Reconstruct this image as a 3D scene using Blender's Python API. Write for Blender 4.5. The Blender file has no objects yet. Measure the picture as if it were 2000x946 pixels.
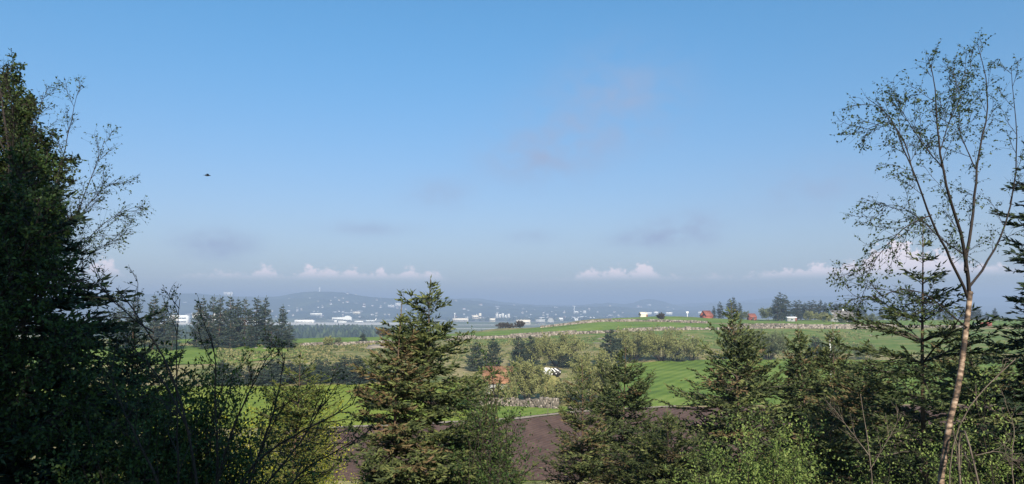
import bpy, math, numpy as np
from math import radians, sin, cos, tan, pi
from mathutils import Vector

# ------------------------------------------------------------------ camera, sky, sun, exposure
SC = bpy.context.scene
COL = SC.collection
F, CX, CY, PITCH = 1483.0, 1000.0, 473.0, radians(5.09)     # photograph pixels
cam_d = bpy.data.cameras.new('camera'); cam = bpy.data.objects.new('camera', cam_d)
COL.objects.link(cam); SC.camera = cam
cam_d.sensor_width = 36.0; cam_d.lens = 36.0 * F / 2000.0
cam_d.clip_start = 0.1; cam_d.clip_end = 60000.0
cam.location = (0, 0, 0); cam.rotation_euler = (radians(90) + PITCH, 0, 0)

SUN_EL, SUN_AZ = radians(32), radians(12)      # behind the camera, a little to the right
to_sun = Vector((sin(SUN_AZ) * cos(SUN_EL), -cos(SUN_AZ) * cos(SUN_EL), sin(SUN_EL)))
sun_d = bpy.data.lights.new('sun', 'SUN'); sun = bpy.data.objects.new('sun', sun_d); COL.objects.link(sun)
sun_d.energy = 4.8; sun_d.angle = radians(0.5); sun_d.color = (1.0, 0.90, 0.76)
sun.rotation_euler = to_sun.to_track_quat('Z', 'Y').to_euler(); sun.location = (20, -40, 30)

SC.view_settings.view_transform = 'Standard'; SC.view_settings.look = 'None'
SC.view_settings.exposure = 0.85; SC.view_settings.gamma = 1.0
SC.view_settings.use_curve_mapping = False
SC.render.engine = 'CYCLES'
SC.cycles.use_denoising = True
SC.cycles.max_bounces = 8; SC.cycles.transparent_max_bounces = 8; SC.cycles.volume_bounces = 0

world = bpy.data.worlds.new('World'); SC.world = world; world.use_nodes = True
wn, wl = world.node_tree.nodes, world.node_tree.links
wn.clear()
def WN(t, **k):
    n = wn.new(t)
    for a, b in k.items(): setattr(n, a, b)
    return n
def wm(op, a, b=None, c=None, clamp=False):
    n = wn.new('ShaderNodeMath'); n.operation = op; n.use_clamp = clamp
    for i, v in enumerate((a, b, c)):
        if v is None: continue
        if isinstance(v, (int, float)): n.inputs[i].default_value = v
        else: wl.new(v, n.inputs[i])
    return n.outputs[0]
def wmix(fac, a, b):
    n = wn.new('ShaderNodeMix'); n.data_type = 'RGBA'
    wl.new(fac, n.inputs[0])
    for i, v in ((6, a), (7, b)):
        if isinstance(v, tuple): n.inputs[i].default_value = v
        else: wl.new(v, n.inputs[i])
    return n.outputs[2]
sky = WN('ShaderNodeTexSky', sky_type='NISHITA', sun_disc=False)
sky.sun_elevation = SUN_EL; sky.sun_rotation = pi - SUN_AZ
sky.altitude = 60; sky.air_density = 1.0; sky.dust_density = 1.2; sky.ozone_density = 2.0
hsv = WN('ShaderNodeHueSaturation'); hsv.inputs['Saturation'].default_value = 1.0; hsv.inputs['Value'].default_value = 1.0
wl.new(sky.outputs[0], hsv.inputs['Color'])
tc = WN('ShaderNodeTexCoord'); sx = WN('ShaderNodeSeparateXYZ'); wl.new(tc.outputs['Generated'], sx.inputs[0])
AZ = wm('MULTIPLY', wm('ARCTAN2', sx.outputs[0], sx.outputs[1]), 180 / pi)
EL = wm('MULTIPLY', wm('ARCSINE', sx.outputs[2]), 180 / pi)
def w_noise(scale, sx_, sy_, detail, rough, seed):
    c = WN('ShaderNodeCombineXYZ'); wl.new(wm('MULTIPLY', AZ, sx_), c.inputs[0]); wl.new(wm('MULTIPLY', EL, sy_), c.inputs[1])
    c.inputs[2].default_value = seed
    n = WN('ShaderNodeTexNoise'); n.inputs['Scale'].default_value = scale; n.inputs['Detail'].default_value = detail
    n.inputs['Roughness'].default_value = rough; wl.new(c.outputs[0], n.inputs['Vector'])
    return n.outputs['Fac']
def px_az(px): return math.degrees(math.atan2((px - CX) / F, cos(PITCH)))
def py_el(py): return math.degrees(math.atan2(473 - py, F)) + 5.09
# cumulus tops along the horizon: gaussian humps (pixel column, top row, half width), others go on round the horizon
humps = [(205, 511, 24), (520, 518, 26), (605, 514, 20), (640, 520, 34), (690, 521, 26), (745, 518, 14), (800, 517, 24), (840, 524, 30), (1150, 517, 24), (1205, 516, 24), (1255, 508, 26),
         (1310, 536, 30), (1390, 533, 24), (1500, 528, 30), (1530, 521, 14), (1600, 515, 36), (1660, 508, 24), (1715, 490, 30), (1755, 472, 44), (1825, 496, 46), (1900, 520, 60), (690, 528, 130), (1200, 526, 80), (1620, 524, 150), (1330, 541, 120), (450, 531, 90), (1010, 541, 110)]
env = None
rr = np.random.default_rng(5)
hl = [(px_az(a), py_el(b), math.degrees(c / F)) for a, b, c in humps]
a = 40.0
while a < 320:
    hl.append(((a + 180) % 360 - 180, rr.uniform(3.0, 4.6), rr.uniform(.6, 2.2))); a += rr.uniform(2.5, 11)
BASE_EL = 2.15
for (az, top, w) in hl:
    u = wm('MULTIPLY', wm('SUBTRACT', AZ, az), 1.0 / w)
    g = wm('MULTIPLY', wm('EXPONENT', wm('MULTIPLY', wm('MULTIPLY', u, u), -0.7)), top - BASE_EL)
    env = g if env is None else wm('MAXIMUM', env, g)
n1 = w_noise(1.7, 1.0, 1.15, 6, .66, 3.0)
n2 = w_noise(3.2, 1.0, 1.1, 4, .6, 8.0)
rel = wm('SUBTRACT', EL, BASE_EL)
inside = wm('SUBTRACT', wm('MULTIPLY', env, wm('ADD', .12, wm('MULTIPLY', n1, 1.55))), rel)     # >0 inside the cloud
inside = wm('ADD', inside, wm('MULTIPLY', wm('SUBTRACT', n2, .5), 1.0))
edge = WN('ShaderNodeMapRange', interpolation_type='SMOOTHSTEP'); wl.new(inside, edge.inputs[0])
edge.inputs[1].default_value = -0.02; edge.inputs[2].default_value = 0.48
low = WN('ShaderNodeMapRange', interpolation_type='SMOOTHSTEP'); wl.new(rel, low.inputs[0])
low.inputs[1].default_value = -0.15; low.inputs[2].default_value = 0.75
cum = wm('MULTIPLY', wm('MULTIPLY', edge.outputs[0], low.outputs[0]), .95)
# thin lilac wisps: (column, row, half width, half height, strength)
wisps = [(1220, 185, 110, 70, .26), (1140, 250, 110, 60, .22), (1050, 310, 90, 42, .36), (420, 487, 55, 22, .62), (860, 380, 55, 25, .26),
         (1335, 452, 60, 24, .62), (1260, 470, 55, 16, .45), (1030, 462, 40, 12, .25), (720, 450, 70, 12, .25), (1590, 385, 120, 40, .22), (60, 430, 80, 25, .3)]
wl_ = [(px_az(a), py_el(b), math.degrees(c / F), math.degrees(d / F), s) for a, b, c, d, s in wisps]
for k in range(22):
    wl_.append(((rr.uniform(45, 315) + 180) % 360 - 180, rr.uniform(4, 30), rr.uniform(2, 5), rr.uniform(.8, 2), rr.uniform(.2, .5)))
wsum = None
for (az, el, w, h, s) in wl_:
    u = wm('MULTIPLY', wm('SUBTRACT', AZ, az), 1.0 / w); v = wm('MULTIPLY', wm('SUBTRACT', EL, el), 1.0 / h)
    g = wm('MULTIPLY', wm('EXPONENT', wm('MULTIPLY', wm('ADD', wm('MULTIPLY', u, u), wm('MULTIPLY', v, v)), -0.8)), s)
    wsum = g if wsum is None else wm('ADD', wsum, g)
n3 = w_noise(.42, 1.0, 1.5, 5, .55, 1.0)
nn = WN('ShaderNodeMapRange', interpolation_type='SMOOTHSTEP'); wl.new(n3, nn.inputs[0]); nn.inputs[1].default_value = .18; nn.inputs[2].default_value = .72
wisp = wm('MULTIPLY', wm('MULTIPLY', wsum, 2.1), nn.outputs[0], clamp=True)
SKY_K = 0.085
skyc = hsv.outputs['Color']
tint = WN('ShaderNodeMix', data_type='RGBA', blend_type='MULTIPLY'); tint.inputs[0].default_value = 1.0
wl.new(skyc, tint.inputs[6])
elr = WN('ShaderNodeMapRange', interpolation_type='SMOOTHSTEP'); wl.new(EL, elr.inputs[0]); elr.inputs[1].default_value = 2.0; elr.inputs[2].default_value = 24.0
wl.new(wmix(elr.outputs[0], (.70, .70, .80, 1), (.47, .93, 1.10, 1)), tint.inputs[7])   # milky low air, deep blue higher up, all round
c1 = wmix(wisp, tint.outputs[2], (2.35, 2.95, 4.3, 1))
c2 = wmix(cum, c1, (8.6, 7.3, 7.3, 1))
bg = WN('ShaderNodeBackground'); bg.inputs[1].default_value = SKY_K; wl.new(c2, bg.inputs[0])
wo = WN('ShaderNodeOutputWorld'); wl.new(bg.outputs[0], wo.inputs[0])

# ------------------------------------------------------------------ helpers: objects and meshes
def tag(o, label=None, cat=None, group=None, kind=None):
    if label: o['label'] = label
    if cat: o['category'] = cat
    if group: o['group'] = group
    if kind: o['kind'] = kind
    return o
def empty(name, loc, label=None, cat=None, group=None, rz=0.0):
    o = bpy.data.objects.new(name, None); COL.objects.link(o); o.location = loc; o.rotation_euler = (0, 0, rz)
    o.empty_display_size = .2
    return tag(o, label, cat, group)
class MB:
    """collects numpy vertices / faces (tri and quad), a per-vertex value v and material slots"""
    def __init__(s): s.V, s.Q, s.T, s.A, s.mq, s.mt, s.n = [], [], [], [], [], [], 0
    def add(s, V, Q=None, T=None, v=0.5, m=0):
        V = np.asarray(V, float).reshape(-1, 3)
        if Q is not None and len(Q): Q = np.asarray(Q, int).reshape(-1, 4) + s.n; s.Q.append(Q); s.mq.append(np.full(len(Q), m))
        if T is not None and len(T): T = np.asarray(T, int).reshape(-1, 3) + s.n; s.T.append(T); s.mt.append(np.full(len(T), m))
        s.V.append(V); s.A.append(np.broadcast_to(np.asarray(v, float), (len(V),))); s.n += len(V)
        return s
    def box(s, c, d, m=0, v=.5, rz=0.0, taper=1.0):
        x, y, z = [k / 2 for k in d]
        P = np.array([(-x, -y, -z), (x, -y, -z), (x, y, -z), (-x, y, -z), (-x * taper, -y * taper, z), (x * taper, -y * taper, z), (x * taper, y * taper, z), (-x * taper, y * taper, z)])
        ca, sa = cos(rz), sin(rz); P = np.stack([P[:, 0] * ca - P[:, 1] * sa, P[:, 0] * sa + P[:, 1] * ca, P[:, 2]], 1) + np.array(c)
        return s.add(P, [(0, 3, 2, 1), (4, 5, 6, 7), (0, 1, 5, 4), (1, 2, 6, 5), (2, 3, 7, 6), (3, 0, 4, 7)], v=v, m=m)
    def mesh(s, name, mats, smooth=False):
        me = bpy.data.meshes.new(name)
        V = np.concatenate(s.V)
        Q = np.concatenate(s.Q) if s.Q else np.zeros((0, 4), int); T = np.concatenate(s.T) if s.T else np.zeros((0, 3), int)
        me.vertices.add(len(V)); me.vertices.foreach_set('co', V.astype(np.float32).ravel())
        L = np.concatenate([Q.ravel(), T.ravel()]); me.loops.add(len(L)); me.loops.foreach_set('vertex_index', L.astype(np.int32))
        st = np.concatenate([np.arange(len(Q)) * 4, len(Q) * 4 + np.arange(len(T)) * 3])
        me.polygons.add(len(st)); me.polygons.foreach_set('loop_start', st.astype(np.int32))
        mi = np.concatenate((s.mq or [np.zeros(0)]) + (s.mt or [np.zeros(0)])); me.polygons.foreach_set('material_index', mi.astype(np.int32))
        if smooth: me.polygons.foreach_set('use_smooth', np.ones(len(st), bool))
        at = me.attributes.new('v', 'FLOAT', 'POINT'); at.data.foreach_set('value', np.concatenate(s.A).astype(np.float32))
        for m in (mats if isinstance(mats, (list, tuple)) else [mats]): me.materials.append(m)
        me.update(calc_edges=True); me.validate()
        return me
    def build(s, name, mats, parent=None, loc=(0, 0, 0), smooth=False):
        o = bpy.data.objects.new(name, s.mesh(name, mats, smooth)); COL.objects.link(o); o.location = loc
        if parent is not None: o.parent = parent
        return o
def link(name, me, parent=None, loc=(0, 0, 0), rz=0.0, scale=None):
    o = bpy.data.objects.new(name, me); COL.objects.link(o); o.location = loc; o.rotation_euler = (0, 0, rz)
    if scale is not None: o.scale = scale if hasattr(scale, '__len__') else (scale,) * 3
    if parent is not None: o.parent = parent
    return o
def nrm(a): return a / np.maximum(np.linalg.norm(a, axis=-1, keepdims=True), 1e-9)
def tubes(mb, P, R, sides=4, v=.5, m=0):
    """P (M,N,3) polylines, R (M,N) radii"""
    P = np.asarray(P, float); R = np.broadcast_to(np.asarray(R, float), P.shape[:2]); M, N, _ = P.shape
    if M == 0: return
    T = nrm(np.gradient(P, axis=1)); o = nrm(P[:, -1] - P[:, 0])
    ref = np.where(np.abs(o[:, 2:3]) > .8, np.array([[1., 0, 0]]), np.array([[0, 0, 1.]]))[:, None, :]
    U = nrm(np.cross(T, ref)); W = np.cross(T, U)
    a = np.arange(sides) * 2 * pi / sides
    V = P[:, :, None, :] + R[:, :, None, None] * (np.cos(a)[None, None, :, None] * U[:, :, None, :] + np.sin(a)[None, None, :, None] * W[:, :, None, :])
    idx = np.arange(M * N * sides).reshape(M, N, sides); nx = np.roll(idx, -1, 2)
    Q = np.stack([idx[:, :-1], nx[:, :-1], nx[:, 1:], idx[:, 1:]], -1)
    vv = np.broadcast_to(np.asarray(v, float).reshape(-1, 1, 1) if np.ndim(v) else v, (M, N, sides)).ravel()
    mb.add(V, Q, v=vv, m=m)
def blades(mb, S, E, w, v, rng, mid=.42, N=None):
    """needle shoots: one kite face each, turned at random about its own axis"""
    S = np.asarray(S); E = np.asarray(E); n = len(S)
    if n == 0: return
    d = nrm(E - S); u = nrm(np.cross(d, rng.normal(size=(n, 3)) if N is None else N))
    w = np.broadcast_to(w, (n,))[:, None]; c = S + (E - S) * mid
    V = np.stack([S, c + u * w, E, c - u * w], 1)
    mb.add(V, np.arange(n)[:, None] * 4 + np.array([[0, 1, 2, 3]]), v=np.repeat(np.broadcast_to(v, (n,)), 4))
def leaves(mb, P, D, size, v, rng, width=.62, up=.5, N=None):
    """single leaves: folded kite of two triangles"""
    n = len(P)
    if n == 0: return
    D = nrm(D); N = nrm(rng.normal(size=(n, 3)) * (1 if N is None else .55) + (np.array([0, 0, up]) if N is None else N)); U = nrm(np.cross(D, N)); N = np.cross(U, D)
    s = np.broadcast_to(size, (n,))[:, None]
    b, t = P, P + D * s; c = P + D * s * .45 + N * s * .10
    V = np.stack([b, c + U * s * width * .5, t, c - U * s * width * .5], 1)
    k = np.arange(n)[:, None, None] * 4
    T = k + np.array([[0, 1, 2], [0, 2, 3]])[None]
    mb.add(V, T=T, v=np.repeat(np.broadcast_to(v, (n,)), 4))
def ramify(P, n, L, ang, rng, K=5, t0=.2, g=0.0, wig=.15, spread=.25, tl=.5):
    M, N, _ = P.shape
    t = t0 + (1 - t0) * (np.arange(n)[None, :] + rng.random((M, n))) / n
    x = np.clip(t * (N - 1), 0, N - 1.001); i = x.astype(int); fr = (x - i)[..., None]
    r = np.arange(M)[:, None]
    b = P[r, i] * (1 - fr) + P[r, i + 1] * fr; T = nrm(P[r, i + 1] - P[r, i])
    q = rng.normal(size=T.shape); q = nrm(q - (q * T).sum(-1, keepdims=True) * T)
    a = ang + spread * rng.normal(size=t.shape); d = np.cos(a)[..., None] * T + np.sin(a)[..., None] * q
    ln = np.broadcast_to(np.asarray(L, float).reshape(-1, 1) if np.ndim(L) else L, t.shape) * (1 - tl * t) * rng.uniform(.55, 1.25, t.shape)
    out = [b]
    for k in range(K - 1):
        out.append(out[-1] + d * (ln / (K - 1))[..., None])
        d = nrm(d + wig * rng.normal(size=d.shape) + np.array([0, 0, g / (K - 1)]))
    return np.stack(out, 2).reshape(M * n, K, 3), ln.reshape(-1)
def along(P, q, rng, t0=.25):
    M, N, _ = P.shape
    t = t0 + (1 - t0) * rng.random((M, q)); x = np.clip(t * (N - 1), 0, N - 1.001); i = x.astype(int); fr = (x - i)[..., None]; r = np.arange(M)[:, None]
    return (P[r, i] * (1 - fr) + P[r, i + 1] * fr).reshape(-1, 3), nrm(P[r, i + 1] - P[r, i]).reshape(-1, 3)
def resample(pts, n):
    pts = np.asarray(pts, float); s = np.concatenate([[0], np.cumsum(np.linalg.norm(np.diff(pts, axis=0), axis=1))]); t = np.linspace(0, s[-1], n)
    # Catmull-Rom style smoothing of the control polygon
    out = np.stack([np.interp(t, s, pts[:, k]) for k in range(3)], 1)
    for _ in range(3): out[1:-1] = .25 * out[:-2] + .5 * out[1:-1] + .25 * out[2:]
    return out

# ------------------------------------------------------------------ materials
def mat(name, col=None, ramp=None, rough=.8, noise=None, bump=None, transl=0.0, spec=.3, emit=None, wave=None, attr=True, metal=0.0):
    """col: plain colour; ramp: [(pos, colour)] driven by the attribute v (attr) or by noise"""
    m = bpy.data.materials.new(name); m.use_nodes = True; nt = m.node_tree; n, l = nt.nodes, nt.links
    b = n['Principled BSDF']; b.inputs['Roughness'].default_value = rough; b.inputs['Specular IOR Level'].default_value = spec
    b.inputs['Metallic'].default_value = metal
    geo = n.new('ShaderNodeNewGeometry'); oi = n.new('ShaderNodeObjectInfo')
    src = None
    if ramp:
        cr = n.new('ShaderNodeValToRGB'); e = cr.color_ramp.elements
        e[0].position, e[0].color = ramp[0][0], (*ramp[0][1], 1); e[1].position, e[1].color = ramp[-1][0], (*ramp[-1][1], 1)
        for p, c in ramp[1:-1]: k = e.new(p); k.color = (*c, 1)
        if attr:
            at = n.new('ShaderNodeAttribute'); at.attribute_name = 'v'; f = at.outputs['Fac']
        else: f = None
        if noise:
            tx = n.new('ShaderNodeTexNoise'); tx.inputs['Scale'].default_value = noise[0]; tx.inputs['Detail'].default_value = noise[1]; tx.inputs['Roughness'].default_value = .62
            mp = n.new('ShaderNodeMapping'); mp.inputs['Scale'].default_value = noise[3] if len(noise) > 3 else (1, 1, 1)
            l.new(geo.outputs['Position'], mp.inputs[0]); l.new(mp.outputs[0], tx.inputs['Vector'])
            if f is None: f = tx.outputs['Fac']
            else:
                a1 = n.new('ShaderNodeMath'); a1.operation = 'MULTIPLY_ADD'; l.new(tx.outputs['Fac'], a1.inputs[0]); a1.inputs[1].default_value = noise[2]; l.new(f, a1.inputs[2])
                a2 = n.new('ShaderNodeMath'); a2.operation = 'SUBTRACT'; l.new(a1.outputs[0], a2.inputs[0]); a2.inputs[1].default_value = noise[2] * .5; f = a2.outputs[0]
        if wave:      # mown or ploughed lines, about one machine width apart, bent a little by noise
            wv = n.new('ShaderNodeTexWave'); wv.inputs['Scale'].default_value = wave[0]; wv.inputs['Distortion'].default_value = 1.5; wv.inputs['Detail'].default_value = 3; wv.inputs['Detail Scale'].default_value = .3
            m3 = n.new('ShaderNodeMapping'); m3.inputs['Scale'].default_value = (.1, .1, .1); m3.inputs['Rotation'].default_value = (0, 0, .5); l.new(geo.outputs['Position'], m3.inputs[0]); l.new(m3.outputs[0], wv.inputs['Vector'])
            w1 = n.new('ShaderNodeMath'); w1.operation = 'MULTIPLY_ADD'; l.new(wv.outputs['Fac'], w1.inputs[0]); w1.inputs[1].default_value = wave[1]; l.new(f, w1.inputs[2])
            w2 = n.new('ShaderNodeMath'); w2.operation = 'SUBTRACT'; l.new(w1.outputs[0], w2.inputs[0]); w2.inputs[1].default_value = wave[1] * .5; f = w2.outputs[0]
        l.new(f, cr.inputs[0]); src = cr.outputs[0]
    elif col: b.inputs['Base Color'].default_value = (*col, 1)
    if src is not None: l.new(src, b.inputs['Base Color'])
    if bump:
        tx = n.new('ShaderNodeTexNoise'); tx.inputs['Scale'].default_value = bump[0]; tx.inputs['Detail'].default_value = 5
        l.new(geo.outputs['Position'], tx.inputs['Vector'])
        bp = n.new('ShaderNodeBump'); bp.inputs['Strength'].default_value = bump[1]; bp.inputs['Distance'].default_value = bump[2]
        l.new(tx.outputs['Fac'], bp.inputs['Height']); l.new(bp.outputs[0], b.inputs['Normal'])
    if transl:
        tr = n.new('ShaderNodeBsdfTranslucent'); mx = n.new('ShaderNodeMixShader'); mx.inputs[0].default_value = transl
        if src is not None: l.new(src, tr.inputs[0])
        else: tr.inputs[0].default_value = (*col, 1)
        l.new(b.outputs[0], mx.inputs[1]); l.new(tr.outputs[0], mx.inputs[2]); l.new(mx.outputs[0], n['Material Output'].inputs[0])
    return m
M = {}
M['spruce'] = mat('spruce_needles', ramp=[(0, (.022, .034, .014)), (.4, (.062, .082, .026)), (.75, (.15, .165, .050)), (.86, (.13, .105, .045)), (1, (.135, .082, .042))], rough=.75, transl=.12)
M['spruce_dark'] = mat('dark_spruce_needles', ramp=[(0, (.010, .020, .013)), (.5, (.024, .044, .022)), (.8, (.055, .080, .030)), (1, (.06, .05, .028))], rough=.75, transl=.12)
M['spruce_blue'] = mat('blue_spruce_needles', ramp=[(0, (.018, .030, .022)), (.5, (.038, .058, .038)), (.8, (.085, .10, .055)), (1, (.13, .10, .06))], rough=.8, transl=.1)
M['larch'] = mat('larch_needles', ramp=[(0, (.05, .08, .02)), (.5, (.11, .14, .03)), (1, (.24, .21, .045))], rough=.75, transl=.25)
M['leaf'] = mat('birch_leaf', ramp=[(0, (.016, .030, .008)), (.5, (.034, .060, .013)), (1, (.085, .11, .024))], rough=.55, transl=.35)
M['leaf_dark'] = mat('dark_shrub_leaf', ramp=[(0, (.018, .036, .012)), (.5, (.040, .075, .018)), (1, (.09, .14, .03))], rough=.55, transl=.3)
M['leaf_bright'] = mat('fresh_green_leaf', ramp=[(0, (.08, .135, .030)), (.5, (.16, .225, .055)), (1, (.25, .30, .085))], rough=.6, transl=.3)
M['willow'] = mat('willow_leaf', ramp=[(0, (.145, .155, .055)), (.5, (.23, .235, .082)), (1, (.31, .305, .125))], rough=.7, transl=.3)
M['willow_grey'] = mat('grey_willow_leaf', ramp=[(0, (.085, .10, .048)), (.5, (.135, .155, .072)), (1, (.20, .215, .10))], rough=.7, transl=.3)
M['gorse'] = mat('gorse_flower', ramp=[(0, (.09, .13, .015)), (.5, (.19, .22, .02)), (.8, (.34, .32, .025)), (1, (.48, .40, .03))], rough=.7, transl=.2)
M['purple'] = mat('dark_reddish_leaf', ramp=[(0, (.03, .025, .02)), (1, (.09, .07, .045))], rough=.7, transl=.15)
M['bark'] = mat('spruce_bark', ramp=[(.3, (.05, .034, .024)), (.7, (.15, .095, .06))], attr=False, noise=(6, 4, 1, (1, 1, .3)), bump=(20, .6, .02), rough=.9)
M['bark_grey'] = mat('grey_bark', ramp=[(.3, (.03, .025, .022)), (.7, (.10, .085, .07))], attr=False, noise=(9, 4, 1), rough=.9)
M['twig'] = mat('dark_twig', ramp=[(.3, (.020, .015, .013)), (.7, (.050, .036, .029))], attr=False, noise=(9, 3, 1), rough=.8)
M['birch_twig'] = mat('dark_birch_twig', ramp=[(.3, (.012, .009, .008)), (.7, (.032, .024, .020))], attr=False, noise=(9, 3, 1), rough=.8)
M['dead'] = mat('pale_dead_wood', ramp=[(.3, (.06, .046, .036)), (.7, (.17, .135, .105))], attr=False, noise=(8, 4, 1), rough=.9)
M['birch_bark'] = mat('birch_bark', ramp=[(.40, (.030, .022, .018)), (.49, (.12, .08, .055)), (.57, (.29, .20, .14)), (.72, (.50, .40, .31))], attr=False, noise=(6.5, 7, 1, (1.0, 1.0, 2.2)), bump=(14, .5, .01), rough=.7)

# ------------------------------------------------------------------ terrain
COLS = {   # photograph column -> (distance ahead, height against the eye)
    -300: [(60, -16.5), (110, -16.8), (170, -16), (215, -13.6), (250, -11.6), (300, -11.2), (350, -13)],
    300: [(60, -16.5), (110, -16.9), (170, -16.2), (215, -13.8), (250, -11.5), (300, -11.4), (350, -14)],
    500: [(60, -16.8), (110, -17.1), (170, -16.6), (215, -13.8), (250, -11.4), (300, -11.5), (350, -14)],
    700: [(60, -17), (110, -17.2), (170, -16.6), (215, -14.2), (262, -11.7), (312, -10.9), (360, -14)],
    850: [(60, -17), (110, -17.2), (170, -16.9), (215, -14.8), (262, -12.2), (320, -10.9), (370, -11.4), (410, -14)],
    1000: [(60, -17), (117, -17.0), (140, -17.2), (210, -15.8), (260, -13.6), (330, -11.2), (400, -9.3), (440, -11)],
    1180: [(60, -17), (122, -17.0), (145, -17.0), (225, -15.6), (260, -13.4), (335, -9.8), (400, -6.8), (470, -4.9), (520, -7)],
    1300: [(60, -17), (130, -16.7), (230, -15.5), (260, -13.6), (340, -8.7), (410, -6.1), (470, -3.9), (530, -5.5)],
    1500: [(60, -17), (130, -16.7), (230, -15.3), (260, -13.8), (340, -8.7), (375, -7.2), (430, -6.6), (520, -6.6), (600, -9)],
    1800: [(60, -17), (130, -16.7), (230, -15.6), (270, -13.6), (372, -9.5), (430, -7.4), (540, -7.0), (640, -10)],
    2300: [(60, -17), (130, -16.7), (230, -15.6), (270, -13.6), (372, -9.5), (430, -7.4), (540, -7.0), (640, -10)]}
NEAR = [(.3, -1.7), (2, -1.75), (4, -2.3), (7, -3.9), (11, -5.9), (16, -8.2), (25, -11.3), (40, -14.6)]
PLAIN = -42.0
_ld = np.linspace(math.log(.3), math.log(30000), 900); _pc = np.array(sorted(COLS)); _tab = []
for p in _pc:
    k = NEAR + COLS[p]; d_, z_ = k[-1]
    k = k + [(d_ * 1.22, z_ - 9), (d_ * 1.7, min(z_ - 22, -31)), (1020, -41), (1200, PLAIN), (40000, PLAIN)]
    row = np.interp(np.exp(_ld), [q[0] for q in k], [q[1] for q in k]); ker = np.exp(-.5 * (np.arange(-8, 9) / 3.0) ** 2); ker /= ker.sum()
    _tab.append(np.convolve(np.pad(row, 8, 'edge'), ker, 'valid'))
_tab = np.array(_tab)
def _vn(x, y, s):
    return np.sin(x / s * 1.3 + 1.7 * np.sin(y / s * .9 + .6)) * np.cos(y / s * 1.1 - 1.3 * np.sin(x / s * .7))
def ground(x, y):
    x = np.asarray(x, float); y = np.asarray(y, float); d = np.maximum(y, .3)
    px = np.clip(CX + F * x / d, _pc[0], _pc[-1] - 1e-6)
    i = np.clip(np.searchsorted(_pc, px, 'right') - 1, 0, len(_pc) - 2); f = (px - _pc[i]) / (_pc[i + 1] - _pc[i]); f = f * f * (3 - 2 * f)
    u = (np.log(d) - _ld[0]) / (_ld[1] - _ld[0]); j = np.clip(u.astype(int), 0, len(_ld) - 2); g = np.clip(u - j, 0, 1)
    A = _tab[i, j] * (1 - g) + _tab[i, j + 1] * g; B = _tab[i + 1, j] * (1 - g) + _tab[i + 1, j + 1] * g
    z = A * (1 - f) + B * f
    w = np.clip((d - 60) / 100, 0, 1) * np.clip((1000 - d) / 400, 0, 1)
    return z + w * (.22 * _vn(x, y, 21) + .10 * _vn(x + 40, y, 7.5)) + np.clip((20 - d) / 20, 0, 1) * .12 * _vn(x, y, 1.6)
def G(x, y): return float(ground(np.array([x]), np.array([y]))[0])
def proj(x, y, z):
    dep = y * cos(PITCH) + z * sin(PITCH); up = -y * sin(PITCH) + z * cos(PITCH)
    return CX + F * x / dep, CY - F * up / dep
def at(px, py, d):
    """the point on the ray of a photograph pixel at distance d ahead"""
    a, b = (px - CX) / F, (CY - py) / F
    r = np.array([a, cos(PITCH) - b * sin(PITCH), sin(PITCH) + b * cos(PITCH)]); return r * (d / r[1])
def on_ground(px, d):
    x = d * (px - CX) / F
    for _ in range(4): z = G(x, d); x = (px - CX) / F * (d * cos(PITCH) + z * sin(PITCH))
    return np.array([x, d, z])
def hit(px, py, lo=40, hi=600):
    ds = np.linspace(lo, hi, 1500); x = ds * (px - CX) / F; z = ground(x, ds); y2 = proj(x, ds, z)[1]
    k = np.argmax(y2 <= py) if (y2 <= py).any() else int(np.argmin(y2))
    return on_ground(px, ds[k])

gx = np.sinh(np.linspace(-7.6, 7.6, 261)); gx = gx / gx[-1] * 11800
gy = np.concatenate([-np.geomspace(300, 1, 26), np.geomspace(.4, 11800, 260)])
XX, YY = np.meshgrid(gx, gy); ZZ = ground(XX, YY)
mb = MB(); nx_, ny_ = len(gx), len(gy); ii = np.arange(nx_ * ny_).reshape(ny_, nx_)
mb.add(np.stack([XX, YY, ZZ], -1), np.stack([ii[:-1, :-1], ii[:-1, 1:], ii[1:, 1:], ii[1:, :-1]], -1))
M['rough'] = mat('rough_pasture', ramp=[(.28, (.055, .085, .022)), (.40, (.12, .14, .04)), (.50, (.21, .19, .08)), (.62, (.31, .25, .13)), (.72, (.13, .15, .045)), (.85, (.26, .22, .11))], attr=False, noise=(.16, 8, 1), bump=(.7, 1.0, .9), rough=.95, spec=.1)
g_o = mb.build('ground', M['rough'], smooth=True); tag(g_o, kind='structure')

def sheet(name, cols, near, far, m, lift=.12, ny=40, nx=90, dspace=False):
    """a field laid on the terrain between two lines given as [(column, row)] or [(column, distance)]"""
    us = np.linspace(cols[0], cols[1], nx); V = []
    for u in us:
        pn = np.interp(u, [q[0] for q in near], [q[1] for q in near]); pf = np.interp(u, [q[0] for q in far], [q[1] for q in far])
        dn, df = (pn, pf) if dspace else (hit(u, pn, 45, 700)[1], hit(u, pf, 45, 700)[1])
        dd = np.geomspace(dn, max(df, dn + .5), ny); x = dd * (u - CX) / F; z = ground(x, dd)
        for _ in range(3): x = (u - CX) / F * (dd * cos(PITCH) + z * sin(PITCH)); z = ground(x, dd)
        V.append(np.stack([x, dd, z + lift], 1))
    V = np.array(V); k = np.arange(nx * ny).reshape(nx, ny); b = MB()
    b.add(V, np.stack([k[:-1, :-1], k[1:, :-1], k[1:, 1:], k[:-1, 1:]], -1))
    return tag(b.build(name, m, smooth=True), kind='structure')
M['soil'] = mat('ploughed_soil', wave=(3.5, .16), ramp=[(.3, (.075, .043, .032)), (.5, (.105, .061, .045)), (.7, (.14, .085, .063))], attr=False, noise=(.6, 8, 1, (1, .35, 1)), bump=(1.6, .9, .25), rough=.95, spec=.15)
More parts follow.
